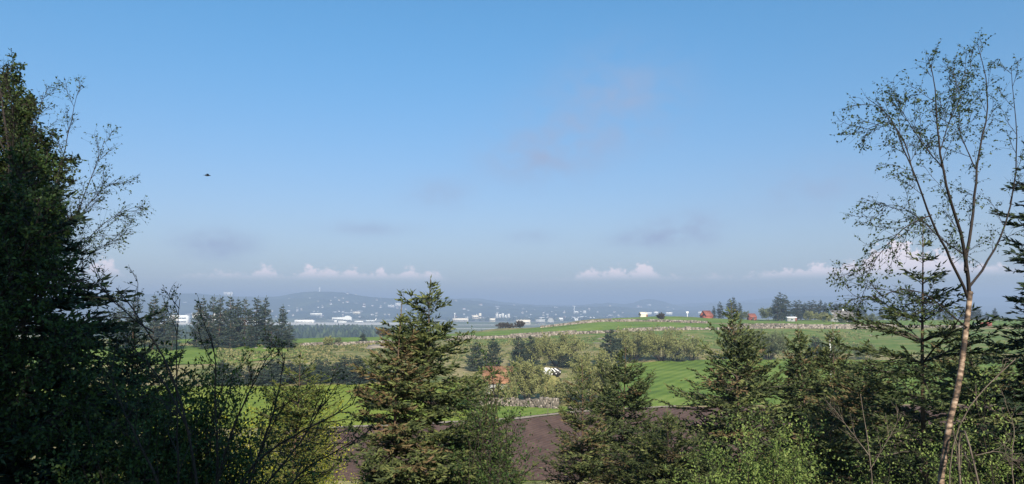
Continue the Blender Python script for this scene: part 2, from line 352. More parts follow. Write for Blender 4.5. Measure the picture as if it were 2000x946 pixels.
M['grass'] = mat('short_green_grass', wave=(1.1, .14), ramp=[(.34, (.075, .125, .018)), (.5, (.118, .180, .026)), (.66, (.175, .225, .045))], attr=False, noise=(.05, 9, 1, (1, 1.6, 1)), bump=(2, .8, .25), rough=.9, spec=.15)
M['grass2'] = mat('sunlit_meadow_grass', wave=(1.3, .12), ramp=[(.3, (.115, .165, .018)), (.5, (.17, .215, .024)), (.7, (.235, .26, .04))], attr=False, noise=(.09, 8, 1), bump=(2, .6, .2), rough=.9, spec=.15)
M['grass3'] = mat('grazed_pasture_grass', ramp=[(.30, (.070, .115, .024)), (.45, (.10, .150, .032)), (.56, (.15, .17, .05)), (.70, (.23, .195, .09))], attr=False, noise=(.13, 8, 1), bump=(1.2, .7, .3), rough=.95, spec=.1)
M['track'] = mat('gravel_track', ramp=[(.3, (.20, .16, .12)), (.7, (.34, .28, .22))], attr=False, noise=(2, 5, 1), rough=.95)
sheet('ploughed_field', (560, 2350), [(560, 940), (2350, 940)], [(560, 842), (760, 836), (1000, 823), (1130, 808), (1300, 797), (1500, 795), (2350, 790)], M['soil'], .10)
sheet('green_field', (1180, 2350), [(1180, 806), (1300, 794), (1500, 792), (2350, 787)], [(1180, 716), (1240, 710), (1330, 704), (1500, 702), (1700, 704), (2350, 706)], M['grass'], .12)
sheet('grass_strip', (930, 1168), [(930, 822), (1000, 818), (1120, 804), (1168, 801)], [(930, 786), (1000, 789), (1080, 796), (1168, 796)], M['grass'], .13, ny=16)
sheet('gravel_track', (640, 1320), [(640, 839), (760, 834), (1000, 822), (1130, 807), (1320, 796)], [(640, 836), (760, 831), (1000, 818.5), (1130, 804), (1320, 794)], M['track'], .15, ny=6)
sheet('sunlit_meadow', (-300, 925), [(-300, 838), (560, 838), (760, 831), (925, 823)], [(-300, 756), (560, 756), (700, 751), (925, 748)], M['grass2'], .12)
sheet('left_pasture', (-300, 600), [(-300, 716), (440, 712), (520, 704), (600, 692)], [(-300, 676), (600, 676)], M['grass'], .12)
sheet('crest_field', (330, 905), [(330, 671), (560, 671), (700, 669), (800, 667), (905, 664)], [(330, 663), (600, 661), (760, 658), (905, 652)], M['grass'], .12, ny=20)
sheet('middle_pasture', (905, 2350), [(905, 676), (1180, 672), (1330, 676), (1500, 690), (1700, 692), (2350, 692)], [(905, 663), (1000, 659), (1150, 653), (1300, 645), (1450, 643), (2350, 644)], M['grass3'], .12)
sheet('upper_pasture', (880, 1420), [(880, 659), (1000, 655), (1150, 647), (1300, 642), (1420, 641)], [(880, 654), (1000, 645), (1090, 637), (1180, 629), (1300, 630), (1420, 634)], M['grass'], .12, ny=24)
sheet('ridge_field', (1195, 2350), [(1195, 627), (1300, 628), (1420, 632), (1700, 636), (2350, 637)], [(1195, 621), (1300, 618), (1420, 624), (1560, 626), (2350, 627)], M['grass'], .12, ny=24)

M['tuft'] = mat('tussock_grass', ramp=[(0, (.045, .075, .02)), (.4, (.11, .125, .04)), (.7, (.24, .215, .09)), (1, (.31, .26, .125))], rough=.9, transl=.2)
def tussocks(cols, near, far, n, seed, label, size):
    r = np.random.default_rng(seed); u = r.uniform(cols[0], cols[1], n); dn = np.array([hit(cols[0] + (cols[1] - cols[0]) * k / 12, np.interp(k / 12, [0, 1], near))[1] for k in range(13)]); df = np.array([hit(cols[0] + (cols[1] - cols[0]) * k / 12, np.interp(k / 12, [0, 1], far))[1] for k in range(13)])
    f = (u - cols[0]) / (cols[1] - cols[0]) * 12; a, b = np.interp(f, range(13), dn), np.interp(f, range(13), df); d = a + (b - a) * r.random(n); x = (u - CX) / F * d
    keep = np.sin(x / 5 + 2 * np.sin(d / 9)) + np.sin(d / 4.3 + x / 11) > -.5; x, d = x[keep], d[keep]; n = len(x); P = np.stack([x, d, ground(x, d)], 1)
    m = MB(); k = 5; B = np.repeat(P, k, 0) + r.normal(size=(n * k, 3)) * np.array([.25, .25, 0]); D = nrm(r.normal(size=(n * k, 3)) * .55 + np.array([0, 0, 1])); leaves(m, B, D, size * r.uniform(.5, 1.3, n * k), np.clip(np.repeat(r.uniform(0, .9, n), k) + r.normal(size=n * k) * .1, 0, 1), r, width=.8)
    return tag(m.build('tussock_grass', M['tuft']), label, 'grass', kind='stuff')
tussocks((430, 905), (716, 706), (676, 668), 4200, 1, 'straw-coloured tussock grass on the slope below the rubble wall', .55)
tussocks((905, 1700), (700, 700), (664, 646), 4200, 2, 'tussock grass and rushes on the grazed pasture behind the willows', .5)

# ------------------------------------------------------------------ airfield plain, far hills
M['far_grass'] = mat('airfield_grass', ramp=[(.3, (.09, .12, .05)), (.7, (.16, .17, .09))], attr=False, noise=(.01, 6, 1), rough=.95)
M['concrete'] = mat('pale_apron_concrete', ramp=[(.3, (.46, .43, .38)), (.7, (.58, .54, .48))], attr=False, noise=(.02, 5, 1), rough=.9)
M['asphalt'] = mat('runway_asphalt', ramp=[(.3, (.15, .15, .15)), (.7, (.22, .21, .20))], attr=False, noise=(.02, 5, 1), rough=.9)
def plain_sheet(name, x0, x1, d0, d1, m, lift):
    b = MB(); P = []
    for d in (d0, d1):
        for u in (x0, x1): P.append(((u - CX) / F * d, d, PLAIN + lift))
    b.add(P, [(0, 1, 3, 2)]); return tag(b.build(name, m), kind='structure')
plain_sheet('airfield_grass', -500, 1450, 1330, 4200, M['far_grass'], .3)
for (x0, x1, d0, d1, m) in [(300, 800, 2080, 2480, 'concrete'), (600, 1100, 2620, 2760, 'asphalt'), (640, 1150, 2950, 3090, 'concrete'), (800, 1060, 1900, 1960, 'asphalt'), (760, 1080, 2050, 2110, 'concrete'), (840, 1100, 1640, 1690, 'concrete')]:
    plain_sheet('apron' if m == 'concrete' else 'runway', x0, x1, d0, d1, M[m], .6)
M['hill'] = mat('wooded_hillside', ramp=[(.30, (.018, .032, .016)), (.50, (.035, .055, .022)), (.66, (.075, .095, .035)), (.80, (.12, .13, .06))], attr=False, noise=(.006, 8, 1), bump=(.04, .8, 12), rough=.95, spec=.1)
HILLS = []
def hill_range(name, D, W, top, seed, rough_=6.0):
    rng = np.random.default_rng(seed); us = np.linspace(top[0][0], top[-1][0], 420)
    pt = np.interp(us, [q[0] for q in top], [q[1] for q in top]); ker = np.ones(3) / 3; pt = np.convolve(np.pad(pt, 1, 'edge'), ker, 'valid')
    H = (605 - pt) / F * D
    fr = np.concatenate([np.linspace(0, 1, 26), [1.05, 1.15, 1.3]]); V = np.zeros((len(us), len(fr), 3))
    for j, f in enumerate(fr):
        d = D - W + W * f; sm = min(f, 1.0); sm = sm * sm * (3 - 2 * sm) if f <= 1 else max(0, 1 - (f - 1) / .3)
        nz = rough_ * rng.normal(size=len(us)) * (.5 if f < 1 else 1) * (0 if f == 0 else 1)
        wob = 1 + .18 * np.sin(us / 60 + j * .7 + seed) * (f < 1) * (f > .05)
        V[:, j] = np.stack([(us - CX) / F * d, np.full(len(us), d), PLAIN - 1 + np.minimum((H - PLAIN) * sm * wob, (H - PLAIN)) + np.abs(nz)], 1)
    k = np.arange(V.shape[0] * V.shape[1]).reshape(V.shape[:2]); b = MB()
    b.add(V, np.stack([k[:-1, :-1], k[1:, :-1], k[1:, 1:], k[:-1, 1:]], -1))
    HILLS.append((us, V)); return tag(b.build(name, M['hill']), kind='structure')
hill_range('city_hill', 5400, 1800, [(-700, 598), (-300, 590), (0, 582), (150, 579), (330, 577), (380, 576), (450, 579), (500, 581), (550, 580), (580, 574), (600, 572), (645, 572), (675, 575), (700, 579), (740, 584), (800, 586), (860, 582), (920, 588), (960, 594), (1000, 597), (1060, 600), (1130, 600), (1200, 599), (1300, 606), (1450, 609), (2700, 610)], 1, 4)
hill_range('far_hill', 6700, 1000, [(500, 600), (800, 592), (870, 588), (900, 584), (935, 584), (980, 591), (1040, 596), (1100, 599), (1165, 594), (1190, 592), (1215, 595), (1238, 592), (1252, 587), (1265, 585), (1278, 586), (1300, 592), (1330, 600), (1360, 600), (1395, 594), (1450, 592), (1600, 596), (2000, 598), (2700, 600)], 2, 5)
hill_range('mountain_range', 8600, 1100, [(-900, 592), (200, 596), (900, 596), (1300, 596), (1450, 588), (1520, 580), (1600, 579), (1700, 582), (1800, 579), (1950, 581), (2300, 579), (2900, 584)], 3, 4)
def hill_point(k, px, f):
    us, V = HILLS[k]; i = int(np.clip(np.searchsorted(us, px), 0, len(us) - 1)); j = f * 25; a = int(min(j, 24)); t = j - a
    return V[i, a] * (1 - t) + V[i, a + 1] * t

# ------------------------------------------------------------------ stone walls
def stone_mesh(seed, m):
    rng = np.random.default_rng(seed); P = np.array([(-1, -1, -1), (1, -1, -1), (1, 1, -1), (-1, 1, -1), (-1, -1, 1), (1, -1, 1), (1, 1, 1), (-1, 1, 1)], float) * .5
    P *= rng.uniform(.62, 1.05, (8, 3)); P = np.vstack([P, [[0, -.60, 0], [0, 0, .60], [.58, 0, 0], [-.58, 0, 0], [0, .6, 0]]])
    T = []
    for c, q in ((8, (0, 1, 5, 4)), (9, (4, 5, 6, 7)), (10, (1, 2, 6, 5)), (11, (3, 0, 4, 7)), (12, (2, 3, 7, 6))):
        for k in range(4): T.append((q[k], q[(k + 1) % 4], c))
    return P, np.array(T)
STONES = [stone_mesh(s, 0) for s in range(8)]
M['stone'] = mat('lichened_field_stone', ramp=[(0, (.085, .072, .058)), (.5, (.18, .15, .12)), (1, (.31, .265, .22))], noise=(1.2, 5, .5), bump=(5, .5, .05), rough=.95)
def stone_wall(path, label, hgt, size, seed, group='dry stone walls between the fields', single=0, gaps=.04, width=1.0):
    """path: [(column, row)] on the terrain"""
    rng = np.random.default_rng(seed); pts = np.array([hit(a, b) for a, b in path]); L = np.concatenate([[0], np.cumsum(np.linalg.norm(np.diff(pts[:, :2], axis=0), axis=1))])
    root = empty('stone_wall', pts[0], label, 'stone wall', group); b = MB(); n = 0
    me = [MB().add(P, T=T, v=rng.uniform(.1, .9)).mesh('stone', M['stone']) for P, T in STONES] if single else None
    rows = max(2, int(round(hgt / (size * .72))))
    lh = 0
    for r in range(rows):
        s = rng.uniform(0, size)
        while s < L[-1]:
            w = size * rng.uniform(.7, 1.5) * (1 - .12 * r)
            hh = hgt * (.8 + .3 * sin(s * .13 + seed) + .15 * sin(s * .47))
            if rng.random() > gaps and r * size * .72 < hh:
                for side in (-1, 1):
                    off = side * width * (.5 - .28 * r / rows) * rng.uniform(.6, 1.1)
                    x, y = np.interp(s, L, pts[:, 0]), np.interp(s, L, pts[:, 1]); z = G(x, y) + .3 * size + r * size * .68 + rng.uniform(-.08, .08)
                    P, T = STONES[rng.integers(8)]; sc = np.array([w, size * rng.uniform(.8, 1.2), size * rng.uniform(.75, 1.1)]); a = rng.uniform(0, 6.3)
                    ca, sa = cos(a), sin(a)
                    if single and side == -1 and n < single:
                        o = link('stone', me[rng.integers(8)], root, (x - pts[0][0], y + off - pts[0][1], z - pts[0][2]), a, sc); n += 1
                    else:
                        Q = P * sc; Q = np.stack([Q[:, 0] * ca - Q[:, 1] * sa, Q[:, 0] * sa + Q[:, 1] * ca, Q[:, 2]], 1) + np.array([x, y + off, z]) - pts[0]
                        b.add(Q, T=T, v=rng.uniform(.0, 1))
            s += w * .95
    o = b.build('rubble', M['stone'], root); o['kind'] = 'stuff'
    return root
stone_wall([(925, 794), (960, 795), (1010, 794), (1050, 797), (1092, 800)], 'chunky grey stone wall below the willow bushes beside the ploughed field', 2.0, .52, 11, single=260, width=1.2)
stone_wall([(1112, 803), (1135, 803), (1166, 800)], 'short tumbled stone heap right of the chunky wall, behind the thin brown spruce', 1.0, .6, 12, width=1.6, gaps=.2)
stone_wall([(870, 666), (930, 663), (1000, 660), (1060, 656), (1150, 652), (1240, 648), (1300, 646), (1390, 645)], 'long pale stone wall running up the pasture behind the willows', 1.5, .75, 13, width=1.6)
stone_wall([(1000, 661), (1040, 660), (1075, 660)], 'short second row of stones just below the long pale wall', 1.0, .8, 14, width=1.6, gaps=.2)
stone_wall([(1055, 641), (1085, 638), (1130, 633), (1180, 629), (1230, 628), (1300, 629), (1380, 632)], 'uppermost stone wall, along the grassy ridge line', 1.3, .8, 15, width=1.8)
stone_wall([(1400, 645), (1460, 643), (1560, 642), (1640, 643), (1720, 644)], 'pale stone wall between the farmyard and the grazed pasture', 1.3, .8, 16, width=1.6)
stone_wall([(1430, 637), (1500, 637), (1580, 639), (1660, 638), (1760, 639), (1900, 640)], 'low stone wall right in front of the farm spruces', 1.1, .8, 17, width=1.5)
stone_wall([(588, 677), (620, 675), (660, 675), (700, 673), (745, 671), (770, 669)], 'low rubble wall right of the dark spruce row', 1.0, .7, 18, width=1.4, gaps=.15)

M['rock'] = mat('pale_bare_rock', ramp=[(.3, (.13, .11, .09)), (.7, (.28, .24, .20))], attr=False, noise=(.8, 6, 1), bump=(2, .6, .2), rough=.95)
def boulder(px, py, size, label, seed, flat=.5, name='boulder', group=None):
    rng = np.random.default_rng(seed); p = hit(px, py); u = np.linspace(0, 2 * pi, 13)[:-1]; b = MB(); V = []
    for j, ph in enumerate((-.15, .25, .6, .95, 1.3)):
        for a in u: V.append(np.array([cos(a) * cos(ph), sin(a) * cos(ph) * .8, sin(ph) * flat]) * size * rng.uniform(.78, 1.15))
    V.append([0, 0, flat * size]); V = np.array(V); Q = [(j * 12 + k, j * 12 + (k + 1) % 12, (j + 1) * 12 + (k + 1) % 12, (j + 1) * 12 + k) for j in range(4) for k in range(12)]
    T = [(48 + k, 48 + (k + 1) % 12, 60) for k in range(12)]
    o = b.add(V, Q, T).build(name, M['rock'], None, p); return tag(o, label, 'rock', group)
boulder(738, 679, 4.2, 'broad bare rock slab below the round little spruce on the left pasture', 1, .22, 'rock_outcrop')
boulder(722, 683, 2.0, 'smaller rock hump in front of the broad bare slab', 2, .3, 'rock_outcrop')
boulder(758, 672, 1.8, 'upper right rock hump behind the broad bare slab', 3, .4, 'rock_outcrop')
for k, (a, c, s) in enumerate([(1524, 655, .55), (1537, 657, .45), (1535, 673, .8), (1551, 664, .5), (1346, 656, .6), (1353, 660, .8), (1341, 664, .6), (1560, 650, .5), (1580, 668, .5), (500, 681, .6), (517, 682, .6), (1240, 660, .6), (1655, 650, .5), (1700, 656, .6)]):
    boulder(a, c, s, 'small pale boulder lying loose in the grazed pasture' if a > 600 else ('left' if a < 510 else 'right') + ' one of two small pale boulders on the grass before the dark spruce row', 20 + k, .6, group='loose boulders on the grass' if a > 600 else 'loose boulders by the spruce row')
for k, (a, c, s) in enumerate([(1165, 671, 2.2), (1185, 672, 2.0), (1178, 662, 2.6), (1200, 662, 2.0)]):
    boulder(a, c, s, ['left', 'right', 'upper left', 'upper right'][k] + ' of four bare earth and rock patches left of the lone conifer', 60 + k, .12, 'rock_outcrop')

# ------------------------------------------------------------------ conifers
def spruce_geo(seed, H, prof, sl=.12, sw=.014, spacing=.04, inter=.28, nb=6, n2f=7.0, el=(58, 12, -12), brown=0.0, sides=5, r0=None, lean=(0, 0), clear=.0, vmax=.78, sparse_in=.3, wind=(0, 0), densify=1.0, jit=.28, leader=1.0, bw=1.0, cut=1e9, cap=37000):
    """prof: [(metres below the tip, radius)]. Returns trunk, branch and foliage builders, origin at the trunk's foot"""
    rng = np.random.default_rng(seed); r0 = r0 or .008 * H + .015
    tz = np.linspace(0, 1, 14); bend = .012 * H * np.sin(tz * 5 + seed)
    TP = np.stack([bend + lean[0] * tz ** 1.5 * H, .6 * bend[::-1] * (1 - tz) + lean[1] * tz ** 1.5 * H, tz * H], 1); TP[:, :2] -= TP[0, :2]
    tr = MB(); tubes(tr, TP[None], np.maximum(r0 * (1 - tz) ** .85, .006)[None], 7)
    def axis(h): return np.stack([np.interp(h / H, tz, TP[:, k]) for k in range(3)], -1)
    s, ss = inter * 1.5 * leader, []
    while s < H - clear:
        for k in range((nb if s > 4 * inter else 5) + rng.integers(-1, 2)): ss.append(s + rng.normal() * .05 * inter)
        for k in range(int(rng.integers(1, 4) * densify) if s > 4 * inter else 0): ss.append(s + rng.uniform(.2, .8) * inter)
        s += inter * rng.uniform(.8, 1.25)
    ss = np.clip(np.array(ss), .02, H - .05); B = len(ss)
    R = np.interp(ss, [q[0] for q in prof], [q[1] for q in prof]) * np.clip(1 + jit * rng.normal(size=B), .35, 1.5)
    az = rng.uniform(0, 2 * pi, B); q = ss / H
    e = np.radians(np.interp(q, [0, .35, 1], el) + rng.normal(size=B) * 9); K = 7
    d = np.stack([np.cos(az) * np.cos(e), np.sin(az) * np.cos(e), np.sin(e)], 1); P = [axis(H - ss)]; Lb = np.minimum(R * .95, .6 * ss / np.maximum(np.sin(e), .05))
    for k in range(K - 1):
        P.append(P[-1] + d * (Lb / (K - 1))[:, None])
        cur = -.07 if k < 3 else .20
        d = nrm(d + np.array([0, 0, 1]) * cur + rng.normal(size=d.shape) * .05 + np.array([wind[0], wind[1], 0]))
    P = np.stack(P, 1)
    br = MB(); rb = np.clip(Lb * .012 + .003, .003, .05)[:, None] * np.linspace(1, .25, K)[None] * bw; tubes(br, P, rb, 3)
    # side branches, by length class
    n2 = np.clip(np.round(Lb * n2f / max(1.0, np.median(Lb))).astype(int) + 2, 3, 22); AS, AE, AL, AB = [], [], [], []
    for n in np.unique(n2):
        sel = np.where(n2 == n)[0]; m = len(sel); t = .10 + .9 * (np.arange(n)[None] + rng.random((m, n))) / n; x = np.clip(t * (K - 1), 0, K - 1.001); i = x.astype(int); fr = (x - i)[..., None]; r = sel[:, None]
        b = P[r, i] * (1 - fr) + P[r, i + 1] * fr; T = nrm(P[r, i + 1] - P[r, i]); side = np.where(rng.random((m, n)) < .5, -1, 1)[..., None]
        hz = nrm(np.cross(T, np.array([0, 0, 1.])) + 1e-6); dd = nrm(T * .75 + hz * side * rng.uniform(.6, 1.0, (m, n, 1)) + rng.normal(size=T.shape) * .16 + np.array([0, 0, -.12]))
        ln = (Lb[sel][:, None] * (.42 * (1 - t) + .10)) * rng.uniform(.6, 1.2, (m, n)) + sl * .5
        AS.append(b.reshape(-1, 3)); AE.append((b + dd * ln[..., None]).reshape(-1, 3)); AL.append(ln.ravel()); AB.append(np.repeat(sel, n))
    # the outer part of each branch itself carries shoots too
    for k in range(2, K - 1): AS.append(P[:, k]); AE.append(P[:, k + 1]); AL.append(np.linalg.norm(P[:, k + 1] - P[:, k], axis=1)); AB.append(np.arange(B))
    AS, AE, AL, AB = np.concatenate(AS), np.concatenate(AE), np.concatenate(AL), np.concatenate(AB)
    big = AL > sl * 2.0; blades(br, AS[big], AE[big], .004 * max(1, sw / .014) * bw, .5, rng, .2)
    cnt = np.maximum(1, np.round(AL / spacing).astype(int)); ix = np.repeat(np.arange(len(AL)), cnt)
    low_ = ss[AB[ix]] > cut; ix = ix[~low_ | (rng.random(len(ix)) < .16)]; ix = ix[rng.random(len(ix)) < np.interp(ss[AB[ix]], [0, 6 * inter], [.5, 1.0])]          # below the picture the crown is coarser
    kx = min(1.0, cap / len(ix)); ix = ix[rng.random(len(ix)) < kx]; sw = sw * kx ** -.35; sl = sl * kx ** -.2
    n = len(ix); t = rng.random(n)[:, None]; big_ = np.where(ss[AB[ix]] > cut, 1.8, 1.0)
    D = nrm(AE - AS)[ix]; base = AS[ix] + (AE - AS)[ix] * t
    hz = nrm(np.cross(D, np.array([0, 0, 1.])) + 1e-6) * np.where(rng.random((n, 1)) < .5, -1, 1)
    dd = nrm(D * .8 + hz * rng.uniform(.1, .9, (n, 1)) + rng.normal(size=(n, 3)) * .26 + np.array([0, 0, .05]))
    ln = sl * rng.uniform(.55, 1.25, n) * big_
    vb = rng.uniform(-.16, .16, B)[AB[ix]]; v = np.clip(rng.uniform(.12, vmax - .12, n) + vb, 0, vmax)
    isb = (rng.random(B) < brown)[AB[ix]] & (rng.random(n) < .8); v = np.where(isb, rng.uniform(.84, 1, n), v)
    rad = base - axis(base[:, 2]); rad[:, 2] = 0      # shoots lie in the fan of their branch: faces look out and up
    fo = MB(); blades(fo, base, base + dd * ln[:, None], sw * rng.uniform(.7, 1.3, n) * big_, v, rng, N=nrm(rad) * .75 + np.array([0, 0, .45]) + rng.normal(size=(n, 3)) * .42)
    te = P[:, -1]; td = nrm(P[:, -1] - P[:, -2]); blades(fo, te - td * sl * .3, te + td * sl * .9, sw, np.full(B, .5), rng)
    tip = TP[-1]; k = 5; up = np.tile(tip, (k, 1)) - np.array([0, 0, 1]) * (np.arange(k) * sl * .6)[:, None]; blades(fo, up, up + nrm(rng.normal(size=(k, 3)) * .25 + np.array([0, 0, 1])) * sl * .8, sw * .8, np.full(k, .5), rng)
    return tr, br, fo
def spruce_at(tip, d, prof_px, seed, label, m='spruce', group='spruces along the near slope', name='spruce', bark='bark', **k):
    """tip: photograph pixel of the top; prof_px: [(row, half width in pixels)]"""
    t = at(tip[0], tip[1], d); foot = np.array([t[0], d, G(t[0], d) - .05]); H = t[2] - foot[2]; s = d / F
    f0 = prof_px[0]; prof = [(0, .02), ((f0[0] - tip[1]) * s * .25, f0[1] * s * .12), ((f0[0] - tip[1]) * s * .6, f0[1] * s * .42)] + [((r - tip[1]) * s, w * s * .95) for r, w in prof_px]
    prof.append((H, prof[-1][1] * .9))
    k['nb'] = k.get('nb', 6) + 2; k['inter'] = k.get('inter', .28) * .78; k['spacing'] = k.get('spacing', .04) * .45; k['sl'] = k.get('sl', .12) * .92; k['sw'] = k.get('sw', .014) * .95; k['jit'] = k.get('jit', .28) * .85; k['n2f'] = k.get('n2f', 7.0) * 1.35; k['cut'] = (985 - tip[1]) * s
    tr, br, fo = spruce_geo(seed, H, prof, **k)
    root = empty(name, foot, label, 'tree', group)
    tr.build('trunk', M[bark], root, smooth=True); br.build('branches', M['bark_grey'] if bark == 'bark' else M[bark], root); fo.build('crown', M[m], root)
    return root
spruce_at((852, 545), 14.0, [(600, 48), (650, 78), (720, 105), (800, 130), (946, 150)], 101, 'tallest near spruce with a bare cross-shaped leader, left of centre', n2f=8, spacing=.034, inter=.30, el=(50, 8, -22), jit=.34, leader=.5)
spruce_at((793, 590), 13.2, [(640, 22), (700, 50), (800, 80), (946, 105)], 102, 'brownish spruce with a thin bare top just left of the tallest near spruce', brown=.42, n2f=7, spacing=.045, inter=.30, el=(55, 5, -25), jit=.4)
spruce_at((1219, 668), 21.0, [(720, 30), (780, 66), (850, 98), (946, 125)], 103, 'broad green spruce in front of the ploughed field, right of the white heap', sl=.13, sw=.018, spacing=.045, inter=.33, el=(55, 12, -15), brown=.03, vmax=.58)
spruce_at((1127, 698), 19.0, [(760, 26), (800, 38), (840, 54), (946, 95)], 104, 'thin sparse brown-topped spruce in front of the willow bushes', sl=.12, sw=.014, spacing=.075, inter=.30, el=(55, 18, -10), brown=.20, jit=.4)
spruce_at((1420, 592), 23.0, [(640, 32), (690, 60), (760, 92), (850, 120), (946, 150)], 105, 'dense green spruce with a curved bare leader in front of the green field', sl=.14, sw=.020, spacing=.045, inter=.34, el=(58, 16, -12), brown=.05, leader=.8)
spruce_at((1561, 636), 25.0, [(690, 30), (750, 46), (800, 62), (860, 85), (946, 100)], 106, 'slender olive spruce with a dense pointed top right of the green field', sl=.13, sw=.020, spacing=.042, inter=.26, el=(50, 14, -10), brown=.12, vmax=.80)
spruce_at((1637, 634), 22.0, [(680, 22), (720, 36), (780, 55), (860, 90), (946, 120)], 107, 'narrow spruce with russet shoots behind the white-capped pole', sl=.12, sw=.018, spacing=.045, inter=.26, el=(52, 12, -10), brown=.22)
spruce_at((1700, 690), 17.0, [(740, 55), (800, 95), (870, 120), (946, 140)], 108, 'bushy reddish-brown spruce left of the birch trunk', sl=.12, sw=.016, spacing=.042, inter=.26, el=(45, 15, -8), brown=.34)
spruce_at((1800, 432), 12.5, [(490, 16), (540, 40), (580, 55), (640, 100), (700, 130), (800, 150), (946, 160)], 109, 'dark spruce with a sparse spiky top behind the birch trunk', n2f=6, spacing=.058, inter=.38, el=(48, 14, -10), jit=.42, densify=.3, vmax=.6)
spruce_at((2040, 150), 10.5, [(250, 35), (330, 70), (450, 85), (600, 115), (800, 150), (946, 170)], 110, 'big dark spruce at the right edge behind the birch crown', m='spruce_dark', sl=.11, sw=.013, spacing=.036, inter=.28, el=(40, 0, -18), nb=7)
spruce_at((1880, 640), 15.0, [(690, 60), (740, 110), (820, 150), (946, 170)], 111, 'low wide green spruce right at the foot of the birch', vmax=.83, sl=.12, sw=.016, spacing=.045, inter=.28, el=(45, 10, -12), brown=.06)
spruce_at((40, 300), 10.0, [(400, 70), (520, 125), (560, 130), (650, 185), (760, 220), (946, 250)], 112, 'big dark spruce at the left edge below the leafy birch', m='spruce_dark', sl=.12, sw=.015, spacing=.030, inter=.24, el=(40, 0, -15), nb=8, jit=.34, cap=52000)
spruce_at((1310, 800), 18.0, [(850, 50), (946, 110)], 113, 'small green spruce low in front between the two broad spruces', sl=.12, sw=.016, spacing=.045, inter=.26, brown=.08)
spruce_at((960, 760), 17.0, [(820, 40), (880, 60), (946, 85)], 114, 'small dark spruce at the right foot of the tallest near spruce', sl=.12, sw=.016, spacing=.045, inter=.26, brown=.05)
spruce_at((1625, 780), 14.5, [(830, 50), (946, 95)], 115, 'small brown-tipped spruce right of the fresh green shrub', sl=.11, sw=.015, spacing=.045, inter=.24, brown=.3)
spruce_at((582, 688), 17.0, [(720, 30), (780, 62), (860, 85), (946, 95)], 116, 'yellow-green young larch behind the dark twiggy shrub', m='larch', name='larch', sl=.10, sw=.010, spacing=.05, inter=.26, el=(45, 25, 5), group=None, vmax=1.0)
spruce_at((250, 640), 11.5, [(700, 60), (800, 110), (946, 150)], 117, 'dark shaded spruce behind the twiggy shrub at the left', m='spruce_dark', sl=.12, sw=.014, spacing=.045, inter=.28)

# middle and far conifers share a few meshes (unit = built at real height, scaled)
FARC = []
for k, (H, pr, el, wind) in enumerate([(16, [(0, .15), (2, .7), (6, 1.7), (11, 2.6), (16, 2.6)], (55, 20, 0), (.03, 0)), (16, [(0, .15), (2.5, .8), (6, 1.5), (11, 2.3), (16, 2.4)], (50, 22, 5), (.05, 0)),
                                       (16, [(0, .2), (3, 1.6), (7, 2.8), (11, 3.4), (16, 3.2)], (55, 15, -5), (.04, 0)), (16, [(0, .2), (2, .9), (5, 1.7), (10, 2.6), (16, 2.7)], (45, 18, 0), (.06, .0))]):
    t_, b_, f_ = spruce_geo(200 + k, H, pr, sl=.62, sw=.11, spacing=.20, inter=.85, nb=6, n2f=5, el=el, brown=.10, r0=.26, clear=1.2, wind=wind, jit=.3)
    FARC.append((t_.mesh('trunk', M['bark'], True), b_.mesh('branches', M['bark']), f_.mesh('crown', M['spruce_blue'])))
BUSHC = []
for k in range(3):
    t_, b_, f_ = spruce_geo(230 + k, 7.0, [(0, .2), (1, .8), (3, 1.6), (5, 2.0), (7, 2.1)], sl=.42, sw=.075, spacing=.13, inter=.42, nb=7, n2f=5, el=(50, 25, 5), r0=.14, wind=(.08, 0), jit=.3)
    BUSHC.append((t_.mesh('trunk', M['bark'], True), b_.mesh('branches', M['bark']), f_.mesh('crown', M['spruce_blue'])))
ORD = ['first', 'second', 'third', 'fourth', 'fifth', 'sixth', 'seventh', 'eighth', 'ninth', 'tenth', 'eleventh', 'twelfth', 'thirteenth', 'fourteenth', 'fifteenth', 'sixteenth', 'seventeenth', 'eighteenth', 'nineteenth', 'twentieth']
_fr = np.random.default_rng(77)
def far_conifer(px, top, d=None, base=None, lib=FARC, H0=16.0, label='', group=None, wide=1.0, k=None, name='spruce'):
    p = on_ground(px, d) if d else hit(px, base); d = p[1]; H = (at(px, top, d)[2] - p[2]); s = H / H0
    root = empty(name, p - np.array([0, 0, .1]), label, 'tree', group, rz=_fr.uniform(-.5, .5) + (pi if _fr.random() < .2 else 0)); root.scale = (s * wide, s * wide, s)
    for nm, me in zip(('trunk', 'branches', 'crown'), lib[_fr.integers(len(lib)) if k is None else k]): link(nm, me, root)
    return root
row = [(383, 584), (394, 578), (416, 576), (426, 577), (446, 576), (463, 581), (478, 581), (502, 579), (518, 578), (550, 595)]
for k, (px, top) in enumerate(row):
    far_conifer(px, top, d=246 + 6 * ((k * 7) % 3), label=ORD[k] + ' spruce from the left in the ten-tree dark row before the airfield', group='spruce row on the left crest', wide=.92 + .22 * (k in (4, 7, 9)), k=k % 4)
for k, (px, top) in enumerate([(448, 625), (490, 630), (530, 622), (566, 632), (405, 622)]):
    far_conifer(px, top, d=241, label=ORD[k] + ' low filler spruce at the foot of the ten-tree dark row', group='low spruces under the row', wide=1.5, k=k % 4)
for k, (px, top) in enumerate([(230, 588), (262, 576), (297, 573), (318, 585), (335, 600)]):
    far_conifer(px, top, d=236 + 5 * (k % 2), label=ORD[k] + ' spruce from the left in the clump behind the twiggy shrub', group='spruce clump on the far left crest', wide=1.05)
far_conifer(709, 650, base=671, lib=BUSHC, H0=7, label='round little lone spruce on the crest right of the dark row', wide=1.25, k=0)
